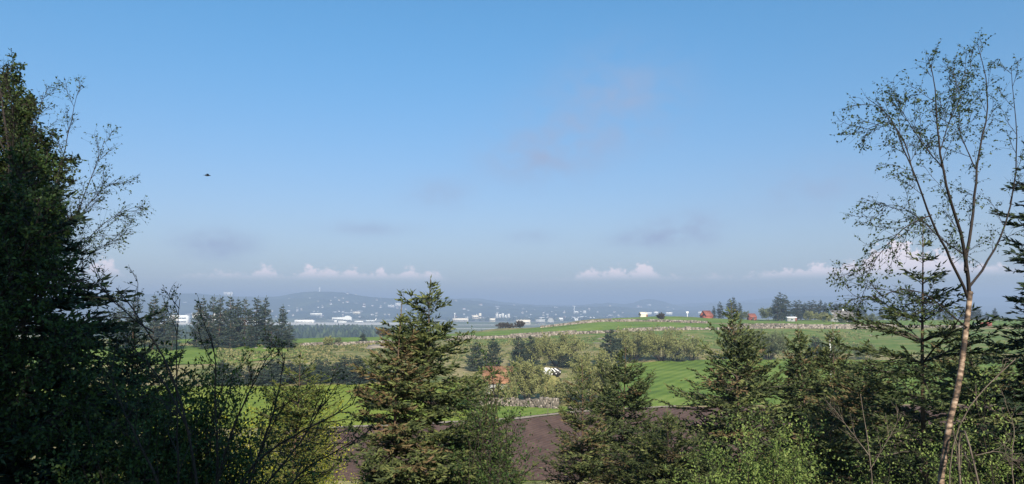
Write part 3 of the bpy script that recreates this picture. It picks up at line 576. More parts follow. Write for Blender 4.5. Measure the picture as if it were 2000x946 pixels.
for k in range(18):   # shelterbelt
    px = 430 + k * 19 + _fr.uniform(-4, 4); far_conifer(px, _fr.uniform(694, 712) + (6 if k < 5 else 0), base=752 - .02 * (px - 480) + _fr.uniform(-3, 3), lib=BUSHC, H0=7, label=ORD[k] + ' bushy conifer from the left in the shelterbelt behind the sunlit meadow', group='shelterbelt conifers', wide=1.35)
for k, (px, top, base, w, lab) in enumerate([(962, 660, 722, 1.0, 'left one of three dark conifers behind the rusty roof'), (1012, 656, 718, 1.0, 'middle one of three dark conifers behind the rusty roof'), (1037, 654, 716, .9, 'right one of three dark conifers behind the rusty roof'),
        (928, 668, 724, 1.1, 'dark conifer partly hidden behind the tallest near spruce'), (1193, 642, 716, 1.0, 'lone pointed conifer between the two wide willows'), (1322, 676, 706, 1.5, 'small dark conifer under the wide willow by the green field'),
        (1120, 682, 716, 1.5, 'dark low conifer right behind the white heap'), (1592, 656, 702, 1.25, 'dark bluish round conifer at the far edge of the green field'), (1105, 690, 720, 1.6, 'squat dark conifer just above the white heap')]):
    far_conifer(px, top, base=base, lib=BUSHC, H0=7, label=lab, wide=w, group='dark conifers in the hedgerow')
farm = [(1395, 597), (1408, 588), (1425, 582), (1434, 579), (1446, 590)]
for k, (px, top) in enumerate(farm): far_conifer(px, top, d=468, label=ORD[k] + ' spruce from the left in the clump over the red barn', group='farm spruces by the red barn', wide=1.0)
for k, (px, top, w) in enumerate([(1519, 578, 1.0), (1527, 569, 1.15), (1537, 574, 1.0)]): far_conifer(px, top, d=452 + 3 * k, label=['left', 'tallest middle', 'right'][k] + ' spruce of the tall trio standing alone in the farmyard', group='tall farmyard spruce trio', wide=w, k=2)
fx = [1556, 1564, 1573, 1583, 1592, 1604, 1613, 1624, 1634, 1644, 1653, 1664, 1675, 1686]
for k, px in enumerate(fx): far_conifer(px, [586, 585, 590, 587, 585, 585, 590, 590, 591, 590, 589, 588, 592, 594][k], d=500 + 4 * (k % 3), label=ORD[k] + ' spruce from the left in the windbreak behind the farmhouse', group='windbreak behind the farmhouse', wide=1.45)
for k in range(16):
    px = 1705 + k * 16 + _fr.uniform(-4, 4); far_conifer(px, _fr.uniform(596, 612), d=510 + 5 * (k % 3), label=ORD[k] + ' spruce from the left in the far windbreak seen behind the birch', group='windbreak behind the birch', wide=1.5)

# ------------------------------------------------------------------ broadleaf trees and bushes
def bush(px, base, top, hw, label, m, seed, d=None, leaf=.35, n1=10, n2=7, n3=5, q=5, group='willow bushes in the hedgerow', stem='twig', stem_show=True, name='willow_bush', up=.35, r0=.03, bare=.25):
    """many-stemmed bush: stems fan out of one foot to fill a dome"""
    rng = np.random.default_rng(seed); p = on_ground(px, d) if d else hit(px, base); d = p[1]; s = d / F; H = at(px, top, d)[2] - p[2]; W = hw * s
    az = np.arange(n1) * 2.4 + rng.uniform(0, .6, n1); rad = np.sqrt((np.arange(n1) + .5) / n1) * rng.uniform(.8, 1.05, n1); K = 6; t = np.linspace(0, 1, K)[None, :, None]
    dome = np.sqrt(np.clip(1 - rad ** 2 * .75, .1, 1)) * rng.uniform(.82, 1.03, n1)
    E = np.stack([np.cos(az) * rad * W, np.sin(az) * rad * W * .8, dome * H * .92], 1)[:, None, :]
    P = E * np.stack([t[..., 0] ** 1.3, t[..., 0] ** 1.3, t[..., 0]], -1) + rng.normal(size=(n1, K, 3)) * .02 * H * t + np.stack([np.cos(az) * .08 * W, np.sin(az) * .08 * W, 0 * az], 1)[:, None, :]
    P2, _ = ramify(P, n2, .42 * (H + W) * .5, .65, rng, 5, bare, up, .16); P3, _ = ramify(P2, n3, .2 * (H + W) * .5, .6, rng, 4, .2, up, .2)
    st = MB(); tubes(st, P, (r0 * np.linspace(1, .35, K))[None], 4); br = MB(); tubes(br, P2, (r0 * .4 * np.linspace(1, .4, 5))[None], 3)
    A, D = along(P3, q, rng, .1); A2, D2 = along(P2, max(2, q // 2), rng, .4); A = np.vstack([A, A2]); D = np.vstack([D, D2]); n = len(A)
    A = A + rng.normal(size=A.shape) * leaf * .4
    cl = np.repeat(rng.uniform(-.2, .2, len(P3)), q); cl = np.concatenate([cl, np.zeros(len(A2))])
    fo = MB(); leaves(fo, A, D + rng.normal(size=D.shape) * .7, leaf * rng.uniform(.6, 1.3, n), np.clip(rng.uniform(.15, .85, n) + cl, 0, 1), rng, N=nrm(A - np.array([0, 0, H * .4])) * .8 + np.array([0, 0, .35]))   # leaves turn outward to the light
    root = empty(name, p, label, 'bush', group)
    st.build('stems', M[stem], root); br.build('branches', M[stem], root); fo.build('crown', M[m], root)
    return root
bush(1030, 785, 702, 42, 'pale olive willow bush left of the white heap', 'willow', 1, leaf=.30, n1=20, n2=10, n3=7, q=8, stem='dead', r0=.05)
bush(985, 792, 748, 32, 'scrubby willow in front of the barn with the rusty roof', 'willow', 24, leaf=.26, n1=16, n2=8, n3=6, q=6, r0=.04)
bush(925, 795, 728, 34, 'olive willow at the left end of the chunky stone wall', 'willow', 25, leaf=.28, n1=16, n2=9, n3=6, q=6, r0=.04)
bush(1084, 790, 746, 34, 'low brushy willow with bare stems below the white heap', 'willow', 2, leaf=.26, n1=18, n2=9, n3=6, q=6, stem='dead', r0=.04)
bush(1164, 790, 686, 58, 'big rounded yellow-olive willow right of the white heap', 'willow', 3, leaf=.30, n1=22, n2=11, n3=7, q=8, stem='dead', r0=.05)
bush(1088, 716, 652, 58, 'wide pale willow behind the white heap', 'willow', 4, leaf=.34, n1=20, n2=11, n3=7, q=9, r0=.08)
bush(1238, 708, 641, 52, 'left half of the widest willow by the far edge of the field', 'willow', 5, leaf=.34, n1=20, n2=11, n3=7, q=9, r0=.09)
bush(1292, 706, 642, 58, 'right half of the widest willow, with dark forked stems', 'willow', 6, leaf=.34, n1=20, n2=11, n3=7, q=8, r0=.1)
bush(1352, 705, 657, 38, 'small olive willow just left of the dense green spruce', 'willow', 7, leaf=.42, n1=12, n2=8, n3=6, q=5, r0=.08)
bush(1458, 704, 644, 46, 'greyish round tree just right of the dense green spruce', 'willow_grey', 8, leaf=.34, n1=20, n2=11, n3=7, q=9, r0=.1)
bush(1502, 704, 648, 42, 'greyish rounded tree shading the far end of the green field', 'willow_grey', 9, leaf=.34, n1=20, n2=11, n3=7, q=9, r0=.1)
bush(1625, 702, 668, 26, 'small grey-green bush right of the bluish round conifer', 'willow_grey', 10, leaf=.4, n1=10, n2=8, n3=5, q=5)
bush(1690, 704, 672, 40, 'grey-green bush at the field edge behind the birch twigs', 'willow_grey', 11, leaf=.4, n1=12, n2=8, n3=5, q=5)
bush(1500, 632, 600, 18, 'pale green tree left of the tall farmyard trio', 'willow_grey', 12, d=455, leaf=.6, n1=10, n2=8, n3=5, q=6, group='pale trees in the farmyard')
bush(1452, 632, 608, 12, 'pale green bush right of the red barn', 'willow_grey', 13, d=450, leaf=.5, n1=10, n2=7, n3=5, q=5, group='pale trees in the farmyard')
bush(1610, 640, 612, 18, 'pale yellow-green bush left of the farmhouse', 'willow', 14, d=415, leaf=.5, n1=12, n2=8, n3=5, q=6, group='pale trees in the farmyard')
bush(1583, 632, 607, 12, 'yellow-green tree in front of the windbreak', 'willow', 15, d=450, leaf=.5, n1=10, n2=7, n3=5, q=5, group='pale trees in the farmyard')
bush(1650, 640, 620, 20, 'dark low bush in front of the farmhouse wall', 'willow_grey', 26, d=415, leaf=.5, n1=14, n2=8, n3=5, q=6, group='pale trees in the farmyard')
bush(1700, 640, 614, 18, 'pale bush right of the farmhouse', 'willow_grey', 16, d=430, leaf=.5, n1=12, n2=7, n3=5, q=5, group='pale trees in the farmyard')
bush(1745, 640, 606, 20, 'pale tree behind the left twigs of the birch', 'willow_grey', 17, d=440, leaf=.5, n1=12, n2=7, n3=5, q=5, group='pale trees in the farmyard')
bush(1291, 626, 612, 7, 'small dark reddish bush alone on the ridge line', 'purple', 18, leaf=.5, n1=12, n2=7, n3=5, q=6, group='dark bushes on the skyline', name='ridge_bush')
bush(986, 648, 632, 18, 'dark reddish bush on the crest at the left end of the upper wall', 'purple', 19, leaf=.5, n1=14, n2=7, n3=5, q=6, group='dark bushes on the skyline', name='ridge_bush', d=400)
bush(1016, 646, 628, 10, 'small brown bush on the crest right of the dark reddish bush', 'purple', 20, leaf=.5, n1=12, n2=7, n3=5, q=6, group='dark bushes on the skyline', name='ridge_bush', d=402)
bush(752, 660, 644, 16, 'low dark brush on the crest beside the tall near spruce', 'purple', 21, leaf=.5, n1=12, n2=7, n3=5, q=6, group='dark bushes on the skyline', name='ridge_bush', d=315)
bush(642, 676, 657, 10, 'small yellowish bush on the rubble wall', 'willow', 22, leaf=.35, n1=10, n2=7, n3=5, q=4, group='small bushes on the left crest')
bush(660, 675, 660, 7, 'small sparse bush right of the yellowish bush on the rubble wall', 'willow_grey', 23, leaf=.35, n1=8, n2=6, n3=4, q=3, group='small bushes on the left crest')
# yellow sunlit broom beyond the dark shrub
for k, (px, d, top, hw, mm) in enumerate([(290, 34, 785, 75, 'gorse'), (390, 36, 780, 70, 'gorse'), (470, 38, 764, 62, 'gorse'), (540, 36, 768, 66, 'gorse'), (615, 40, 760, 56, 'gorse')]):
    bush(px, 0, top, hw, ORD[k] + (' yellow-flowered broom bush from the left behind the twiggy shrub' if mm == 'gorse' else ' bright bush from the left, green without flowers, behind the twiggy shrub'), mm, 40 + k, d=d, leaf=.11, n1=16, n2=11, n3=7, q=7, group='sunlit broom below the slope', name='broom_bush', r0=.015, bare=.35)
# near shrubs
bush(1500, 0, 812, 140, 'fresh green leafy shrub low in front, left of the reddish spruce', 'leaf_bright', 60, d=13.0, leaf=.045, n1=40, n2=13, n3=9, q=8, group='near shrubs on the slope', name='leafy_shrub', r0=.012, bare=.4)
bush(1400, 0, 868, 80, 'smaller fresh green shrub at the left side of the bright leafy one', 'leaf_bright', 61, d=12.5, leaf=.042, n1=20, n2=11, n3=7, q=8, group='near shrubs on the slope', name='leafy_shrub', r0=.01, bare=.4)
bush(1720, 0, 850, 110, 'dark green leafy shrub below the reddish spruce', 'leaf_bright', 62, d=11.5, leaf=.036, n1=24, n2=11, n3=7, q=7, group='near shrubs on the slope', name='leafy_shrub', r0=.01, bare=.35)
bush(1950, 0, 740, 130, 'green leafy shrub low in the right corner', 'leaf_bright', 63, d=10.5, leaf=.036, n1=28, n2=11, n3=7, q=7, group='near shrubs on the slope', name='leafy_shrub', r0=.01, bare=.3)
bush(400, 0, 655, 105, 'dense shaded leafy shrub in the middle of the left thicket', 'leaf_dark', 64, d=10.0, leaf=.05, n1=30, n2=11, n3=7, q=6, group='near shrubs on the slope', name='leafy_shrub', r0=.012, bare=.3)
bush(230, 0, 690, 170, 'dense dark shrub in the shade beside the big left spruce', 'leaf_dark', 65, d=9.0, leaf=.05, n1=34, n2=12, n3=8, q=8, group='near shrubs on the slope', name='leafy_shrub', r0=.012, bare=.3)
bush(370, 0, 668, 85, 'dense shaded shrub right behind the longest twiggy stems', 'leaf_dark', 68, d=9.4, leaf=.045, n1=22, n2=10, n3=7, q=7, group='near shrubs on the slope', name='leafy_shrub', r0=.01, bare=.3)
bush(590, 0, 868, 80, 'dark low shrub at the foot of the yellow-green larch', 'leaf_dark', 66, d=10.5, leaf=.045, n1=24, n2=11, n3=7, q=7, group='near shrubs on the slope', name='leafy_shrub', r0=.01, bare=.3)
bush(955, 0, 640, 62, 'loose green sapling leaning right beside the tallest near spruce', 'leaf_dark', 67, d=12.6, leaf=.045, n1=18, n2=10, n3=6, q=8, group='near shrubs on the slope', name='sapling', r0=.014, bare=.3)

def wood(name, label, limbs, m_leaf, seed, levels, leaf, q, group=None, bark='twig', cat='tree', extra_bark=None, up=.2, leaf_v=(.1, .9), trunk_n=1, down=-.3, r_scale=1.0):
    """limbs: [(list of (column, row, distance), r_start, r_end)]; the first trunk_n are the trunk. levels: [(n, length, angle, droop, t0)]"""
    rng = np.random.default_rng(seed); pl = [(resample([at(*p) for p in l], 16), a * (1 if i < trunk_n else r_scale), b * (1 if i < trunk_n else r_scale)) for i, (l, a, b) in enumerate(limbs)]
    base = pl[0][0][0].copy(); gz = G(base[0], base[1]); root_p = np.array([base[0], base[1], gz])
    P0 = pl[0][0]
    if base[2] > gz + .05: P0 = np.vstack([[[base[0], base[1], gz - .05]], P0]); P0 = resample(P0, 18)
    pl[0] = (P0, pl[0][1], pl[0][2])
    root = empty(name, root_p, label, cat, group)
    tr, br = MB(), MB()
    for k, (P, a, b) in enumerate(pl):
        P = P - root_p; n = len(P); jit = rng.normal(size=(n, 3)) * a * .25; jit[0] = 0
        tubes(tr if k < trunk_n else br, (P + jit)[None], np.linspace(a, b, n)[None], 8 if a > .03 else 5)
    src = np.stack([resample(P, 16) - root_p for P, a, b in pl[(trunk_n if len(pl) > trunk_n else 0):]]); r = max(.004, min(.012, pl[-1][1] * .45))
    allp = []
    for (n, L, ang, g, t0) in levels:
        src, ln = ramify(src, n, L, ang, rng, 6, t0, g, .13); sub = [0, 1, 2, 3, 4, 5] if len(src) < 900 else [0, 2, 3, 5] if len(src) < 1500 else [0, 2, 5]; tubes(br, src[:, sub], np.linspace(r, r * .45, len(sub))[None], 4 if r > .006 else 3); r = max(.0022, r * .55); allp.append(src)
    fo = MB()
    for j, S in enumerate(allp[-2:] if len(allp) > 1 else allp):
        A, D = along(S, q if j == len(allp[-2:]) - 1 else max(1, q // 3), rng, .25); n = len(A)
        leaves(fo, A + rng.normal(size=A.shape) * leaf * .3, D * .6 + rng.normal(size=D.shape) * .7 + np.array([0, 0, down]), leaf * rng.uniform(.55, 1.25, n), rng.uniform(*leaf_v, n), rng, up=up)
    tr.build('trunk', M[extra_bark or bark], root, smooth=True); br.build('branches', M[bark], root, smooth=True); fo.build('crown', M[m_leaf], root)
    return root
D1 = 9.5    # the birch on the right
wood('birch', 'slender leaning birch with peeling pale trunk and open crown at the right', [
    ([(1832, 946, D1), (1848, 870, D1), (1866, 800, D1), (1878, 740, D1), (1886, 660, D1), (1890, 600, D1 + .1), (1893, 568, D1 + .1)], .047, .032),
    ([(1893, 572, D1 + .1), (1886, 520, D1), (1884, 460, D1 - .1), (1850, 380, D1 - .3), (1835, 300, D1 - .3), (1828, 210, D1 - .3), (1826, 150, D1 - .3), (1812, 112, D1 - .3)], .042, .006),
    ([(1886, 530, D1), (1898, 440, D1 + .2), (1905, 350, D1 + .4), (1912, 290, D1 + .4), (1935, 200, D1 + .5), (1928, 150, D1 + .5), (1910, 92, D1 + .5)], .036, .006),
    ([(1891, 585, D1 + .1), (1880, 545, D1), (1850, 500, D1 - .2), (1815, 420, D1 - .5), (1785, 340, D1 - .7), (1760, 270, D1 - .8), (1730, 200, D1 - .8), (1690, 190, D1 - .8)], .032, .005),
    ([(1785, 345, D1 - .7), (1772, 290, D1 - .6), (1740, 230, D1 - .5), (1700, 250, D1 - .4), (1672, 262, D1 - .4)], .014, .004),
    ([(1843, 330, D1 - .3), (1800, 280, D1 + .1), (1760, 215, D1 + .2), (1745, 190, D1 + .2)], .014, .004),
    ([(1893, 560, D1 + .1), (1920, 530, D1 + .4), (1955, 470, D1 + .7), (1975, 400, D1 + .8), (1990, 300, D1 + .8), (1980, 190, D1 + .8), (1975, 130, D1 + .8)], .028, .005),
    ([(1886, 500, D1), (1840, 470, D1 + .5), (1790, 420, D1 + .7), (1740, 390, D1 + .8), (1700, 430, D1 + .8)], .016, .004),
    ([(1888, 640, D1), (1840, 600, D1 - .3), (1790, 560, D1 - .5), (1730, 570, D1 - .6), (1680, 600, D1 - .6), (1650, 560, D1 - .6)], .018, .004),
    ([(1905, 330, D1 + .4), (1870, 250, D1 + .6), (1880, 180, D1 + .7), (1850, 150, D1 + .7)], .014, .004),
    ([(1835, 300, D1 - .3), (1860, 220, D1), (1870, 160, D1 + .1), (1900, 130, D1 + .1)], .012, .004),
    ([(1820, 420, D1 - .5), (1770, 440, D1 - .6), (1730, 480, D1 - .6), (1700, 520, D1 - .6), (1690, 570, D1 - .6)], .014, .003),
], 'leaf', 301, [(12, .62, .62, .0, .12), (10, .30, .7, -.7, .1)], .034, 6, extra_bark='birch_bark', bark='birch_twig', r_scale=.62)
# bare limbs hanging in the lower right
wood('dead_branch', 'pale dead branch drooping from the birch trunk to the ground', [
    ([(1868, 795, D1 - .1), (1885, 835, D1 - .3), (1898, 860, D1 - .5), (1904, 905, D1 - .6), (1915, 960, D1 - .7)], .020, .010)], 'leaf', 302, [(4, .7, .5, .1, .2), (4, .25, .6, 0, .3)], .03, 0 + 1, r_scale=.6, bark='dead', cat='branch')
wood('bare_sapling', 'thin bare sapling rising to the right across the birch trunk', [
    ([(1850, 860, D1 + .3), (1885, 795, D1 + .2), (1930, 745, D1 + .2), (1985, 700, D1 + .3)], .014, .006)], 'leaf', 303, [(6, .5, .5, .2, .2), (4, .2, .6, .1, .3)], .035, 1, r_scale=.6, bark='dead', cat='tree')
wood('bare_sapling', 'grey leafless sapling with crossed twigs low left of the birch trunk', [
    ([(1705, 960, 9.0), (1698, 880, 9.0), (1690, 815, 9.1), (1680, 770, 9.2)], .012, .004), ([(1698, 890, 9.0), (1660, 840, 9.2), (1630, 800, 9.3)], .010, .003), ([(1698, 920, 9.0), (1740, 850, 9.0), (1760, 810, 9.0)], .008, .003)], 'leaf', 304, [(6, .4, .5, .2, .2), (4, .2, .6, .1, .3)], .03, 1, r_scale=.6, bark='dead', cat='tree')
wood('bare_sapling', 'dark leafless sapling standing between the dead branch and right edge', [
    ([(1880, 960, 8.6), (1866, 890, 8.6), (1868, 860, 8.6), (1860, 820, 8.6)], .010, .003), ([(1980, 960, 9.2), (1975, 880, 9.2), (1985, 840, 9.2), (1960, 780, 9.2)], .014, .004), ([(1905, 890, 8.8), (1950, 880, 8.8), (1990, 905, 8.9)], .010, .004)], 'leaf', 305, [(6, .4, .5, .2, .2), (4, .2, .6, .1, .3)], .03, 1, r_scale=.6, bark='dead', cat='tree')
# leafy birch at the left edge
D2 = 12.0
wood('birch', 'leafy birch at the left edge with thin twigs arching out to the right', [
    ([(20, 946, D2), (15, 700, D2), (20, 500, D2), (25, 350, D2), (12, 230, D2), (0, 150, D2)], .10, .012),
    ([(20, 560, D2), (70, 480, D2 - .2), (105, 380, D2 - .3), (130, 280, D2 - .3), (150, 185, D2 - .3)], .030, .005),
    ([(30, 600, D2), (95, 520, D2 + .2), (150, 420, D2 + .3), (185, 330, D2 + .4), (205, 270, D2 + .4)], .028, .005),
    ([(60, 620, D2 - .2), (130, 520, D2 - .4), (185, 450, D2 - .5), (235, 410, D2 - .5), (280, 402, D2 - .5)], .024, .004),
    ([(60, 640, D2 - .2), (130, 545, D2 - .2), (170, 500, D2), (215, 470, D2), (240, 462, D2)], .018, .004),
    ([(22, 420, D2), (50, 320, D2 + .3), (75, 230, D2 + .4), (85, 180, D2 + .4)], .024, .005),
    ([(15, 350, D2), (30, 250, D2 - .2), (20, 190, D2 - .3), (8, 140, D2 - .3)], .022, .005),
    ([(10, 300, D2), (-20, 220, D2), (-30, 150, D2)], .024, .005),
    ([(80, 560, D2 - .5), (140, 440, D2 - .6), (190, 380, D2 - .7), (225, 350, D2 - .7)], .016, .004),
], 'leaf', 311, [(15, .62, .5, .1, .1), (12, .32, .6, -.15, .1)], .040, 3, bark='birch_twig', r_scale=.6)
wood('birch', 'dense leafy birch crown behind the leftmost trunk, partly sunlit', [
    ([(-60, 946, 13.5), (-50, 645, 13.5), (-30, 395, 13.5), (-20, 195, 13.5)], .11, .015),
    ([(-40, 495, 13.5), (10, 375, 13.3), (40, 275, 13.2), (50, 215, 13.2)], .03, .006),
    ([(-40, 565, 13.5), (30, 465, 13.2), (80, 375, 13.0), (95, 305, 13.0)], .03, .006),
    ([(-40, 445, 13.5), (-20, 295, 13.4), (0, 195, 13.4), (5, 155, 13.4)], .03, .006),
    ([(-40, 605, 13.5), (20, 545, 13.2), (70, 475, 13.0), (100, 425, 13.0)], .03, .006), ([(-40, 425, 13.5), (-10, 325, 13.2), (15, 235, 13.0), (15, 195, 13.0)], .03, .006), ([(-45, 515, 13.5), (-10, 425, 13.0), (40, 345, 12.8), (60, 285, 12.8)], .03, .006)], 'leaf', 312, [(28, .85, .8, .05, .02), (12, .40, .8, -.1, .02)], .066, 14, bark='twig')
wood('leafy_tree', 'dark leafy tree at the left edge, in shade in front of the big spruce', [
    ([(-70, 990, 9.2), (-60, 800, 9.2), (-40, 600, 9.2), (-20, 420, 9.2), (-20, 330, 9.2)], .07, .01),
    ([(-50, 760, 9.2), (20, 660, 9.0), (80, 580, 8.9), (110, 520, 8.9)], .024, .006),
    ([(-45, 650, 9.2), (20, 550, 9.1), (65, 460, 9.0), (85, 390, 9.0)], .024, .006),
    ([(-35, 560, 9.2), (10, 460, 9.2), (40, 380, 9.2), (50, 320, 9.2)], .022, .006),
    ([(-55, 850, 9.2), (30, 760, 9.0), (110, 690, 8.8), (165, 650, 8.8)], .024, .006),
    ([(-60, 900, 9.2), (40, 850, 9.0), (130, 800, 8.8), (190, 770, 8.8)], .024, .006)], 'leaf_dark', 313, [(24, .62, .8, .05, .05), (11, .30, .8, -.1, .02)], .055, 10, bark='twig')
# twiggy shrub in front, left
wood('twiggy_shrub', 'tall dark twiggy shrub in front at the left, its longest stems above the field', [
    ([(392, 990, 7.2), (385, 900, 7.2), (368, 830, 7.2), (340, 730, 7.2), (300, 650, 7.2), (262, 600, 7.1), (225, 560, 7.1)], .024, .005),
    ([(372, 850, 7.2), (330, 760, 7.4), (280, 700, 7.5), (240, 660, 7.5)], .012, .004),
    ([(300, 650, 7.2), (262, 625, 7.2), (225, 590, 7.2), (180, 545, 7.1), (160, 538, 7.1)], .008, .003),
    ([(350, 990, 7.8), (346, 850, 7.8), (345, 700, 7.8), (346, 620, 7.8), (352, 584, 7.8)], .012, .003),
    ([(410, 990, 7.4), (440, 880, 7.4), (470, 800, 7.4), (500, 740, 7.3), (520, 700, 7.3)], .016, .004),
    ([(420, 990, 7.6), (425, 860, 7.6), (418, 760, 7.6), (425, 690, 7.6), (405, 640, 7.6)], .015, .004),
    ([(440, 990, 7.0), (500, 900, 7.0), (570, 850, 7.0), (640, 820, 7.0), (690, 790, 7.0)], .016, .004),
    ([(470, 990, 7.2), (520, 850, 7.2), (545, 770, 7.2), (556, 690, 7.2)], .015, .004),
    ([(480, 990, 7.3), (560, 900, 7.3), (610, 830, 7.3), (640, 760, 7.3)], .014, .004),
    ([(330, 990, 7.1), (280, 880, 7.1), (240, 800, 7.1), (215, 730, 7.1)], .014, .004),
    ([(530, 990, 7.6), (600, 910, 7.6), (660, 880, 7.6), (710, 850, 7.6)], .012, .004),
], 'leaf_dark', 321, [(11, .62, .6, .25, .12), (6, .24, .7, .1, .15)], .032, 4, cat='shrub', bark='twig')

# unseen spruces added behind the viewer to shade the left thicket
for k, (x, y, H) in enumerate([(-7.4, -8.5, 16.0), (-5.0, -8.0, 16.5), (-2.8, -8.8, 16.5), (-.9, -8.0, 14.5), (1.0, -8.3, 13.5), (2.6, -8.6, 12.0)]):
    tr, br, fo = spruce_geo(400 + k, H, [(0, .1), (2, .9), (5, 1.8), (9, 2.3), (15, 2.4)], sl=.5, sw=.10, spacing=.24, inter=.5, nb=7, n2f=6, cap=20000)
    root = empty('spruce', (x, y, G(x, y)), ORD[k] + ' from the left of the unseen shade spruces added behind the viewpoint', 'tree', 'unseen shade spruces behind the viewpoint')
    tr.build('trunk', M['bark'], root, smooth=True); br.build('branches', M['bark_grey'], root); fo.build('crown', M['spruce_dark'], root)

# far wood on the plain: reads as one mass
rng = np.random.default_rng(9); fw = MB(); n = 1700
d = rng.uniform(960, 1480, n); u = rng.uniform(120, 790, n); keep = (u < 735 + (d - 960) * -.05 + 40 * (rng.random(n) - .3)); d, u = d[keep], u[keep]; n = len(d)
x = (u - CX) / F * d; z = ground(x, d); h = rng.uniform(9, 16, n); w = rng.uniform(3, 5.5, n)
rings = [(0, .75), (.35, 1.0), (.7, .62), (1.0, .08)]; a = np.arange(6) * pi / 3; V = []
for (t, r) in rings:
    jr = rng.uniform(.7, 1.25, (n, 6)); V.append(np.stack([x[:, None] + np.cos(a) * r * w[:, None] * jr, d[:, None] + np.sin(a) * r * w[:, None] * jr, (z + t * h)[:, None] + rng.normal(size=(n, 6)) * .5], -1))
V = np.stack(V, 1); idx = np.arange(n * 24).reshape(n, 4, 6); nx2 = np.roll(idx, -1, 2)
fw.add(V, np.stack([idx[:, :-1], nx2[:, :-1], nx2[:, 1:], idx[:, 1:]], -1), v=np.repeat(rng.uniform(0, .8, n), 24))
tag(fw.build('far_wood', M['spruce_dark']), 'dark wood on the plain between the crest and the airport', 'wood', kind='stuff')

# ------------------------------------------------------------------ buildings
M['white'] = mat('white_paint', ramp=[(.3, (.74, .73, .70)), (.7, (.82, .81, .78))], attr=False, noise=(.3, 4, 1), rough=.6)
M['cream'] = mat('cream_render', ramp=[(.3, (.60, .54, .44)), (.7, (.70, .64, .54))], attr=False, noise=(.3, 4, 1), rough=.8)
M['greywall'] = mat('grey_cladding_and_shade', ramp=[(.3, (.28, .28, .28)), (.7, (.36, .36, .35))], attr=False, noise=(.3, 4, 1), rough=.7)
M['red'] = mat('red_barn_paint', ramp=[(.3, (.21, .060, .042)), (.7, (.29, .085, .06))], attr=False, noise=(.4, 5, 1), rough=.8)
M['roof'] = mat('grey_roof', ramp=[(.3, (.12, .11, .105)), (.7, (.19, .17, .155))], attr=False, noise=(.6, 5, 1), rough=.9)
M['roof_red'] = mat('red_tile_roof', ramp=[(.3, (.19, .065, .045)), (.7, (.25, .09, .065))], attr=False, noise=(.6, 5, 1), rough=.9)
M['rust'] = mat('rusty_sheet_roof', ramp=[(.3, (.13, .065, .036)), (.5, (.24, .115, .06)), (.7, (.34, .18, .10))], attr=False, noise=(.8, 6, 1, (1, 1, .3)), rough=.8)
M['window'] = mat('dark_window_glass', col=(.03, .04, .05), rough=.15, spec=.5)
M['metal'] = mat('pale_painted_metal', col=(.72, .72, .72), rough=.4)
M['black'] = mat('black_net', ramp=[(.3, (.02, .02, .02)), (.7, (.06, .055, .05))], attr=False, noise=(3, 4, 1), rough=.7)
M['tyre'] = mat('black_rubber', col=(.02, .02, .02), rough=.8)
def gable(mbw, mbr, w, d, h, rh, over=.3, c=(0, 0, 0)):
    """walls with gable ends (ridge along x) into mbw, a two-pitch roof slab into mbr"""
    x, y = w / 2, d / 2; cx, cy, cz = c
    mbw.add(np.array([(-x, -y, 0), (x, -y, 0), (x, y, 0), (-x, y, 0), (-x, -y, h), (x, -y, h), (x, y, h), (-x, y, h), (-x, 0, h + rh), (x, 0, h + rh)]) + np.array(c),
            [(0, 1, 5, 4), (1, 2, 6, 5), (2, 3, 7, 6), (3, 0, 4, 7)], [(4, 7, 8), (5, 9, 6)])
    ox, oy = x + over, y + over; dz = over * rh / y; t = .16; P = []
    for zz in (.03, .03 + t):
        P += [(-ox, -oy, h - dz + zz), (ox, -oy, h - dz + zz), (ox, 0, h + rh + zz), (-ox, 0, h + rh + zz), (ox, oy, h - dz + zz), (-ox, oy, h - dz + zz)]
    mbr.add(np.array(P) + np.array(c), [(0, 3, 2, 1), (3, 5, 4, 2), (6, 7, 8, 9), (9, 8, 10, 11), (0, 1, 7, 6), (5, 11, 10, 4), (1, 2, 8, 7), (2, 4, 10, 8), (0, 6, 9, 3), (3, 9, 11, 5)])
def house(name, p, label, w, d, h, rh, wm_, rm, rz=0.0, cat='house', group=None, wins=3, chim=True, door=True):
    root = empty(name, p, label, cat, group, rz); a, b = MB(), MB(); gable(a, b, w, d, h, rh)
    a.build('wall', M[wm_], root); r = b.build('roof', M[rm], root)
    if chim: MB().box((w * .12, 0, h + rh + .3), (.7, .7, 1.2)).build('chimney', M['white'], r)
    for k in range(wins):
        wx = -w / 2 + w * (k + .6) / (wins + .2); o = MB().box((wx, -d / 2 - .02, h * .55), (1.1, .10, 1.2)).build('window', M['window'], root)
        MB().box((wx, -d / 2 - .06, h * .55 + .66), (1.3, .06, .12)).box((wx, -d / 2 - .06, h * .55 - .66), (1.3, .06, .12)).box((wx, -d / 2 - .085, h * .55), (.08, .03, 1.2)).build('frame', M['white'], o)
    if door: MB().box((w * .44, -d / 2 - .03, 1.0), (.95, .1, 2.0)).build('door', M['roof_red'], root)
    return root
p = on_ground(1642, 436)
hs = house('farmhouse', p, 'grey-roofed farmhouse with white gable boards and chimney among the farmyard bushes', 13.0, 7.5, 2.8, 3.6, 'greywall', 'roof', rz=.12, wins=4)  # grey wall colour paints in the facade's shade; white boards mark the lit gables
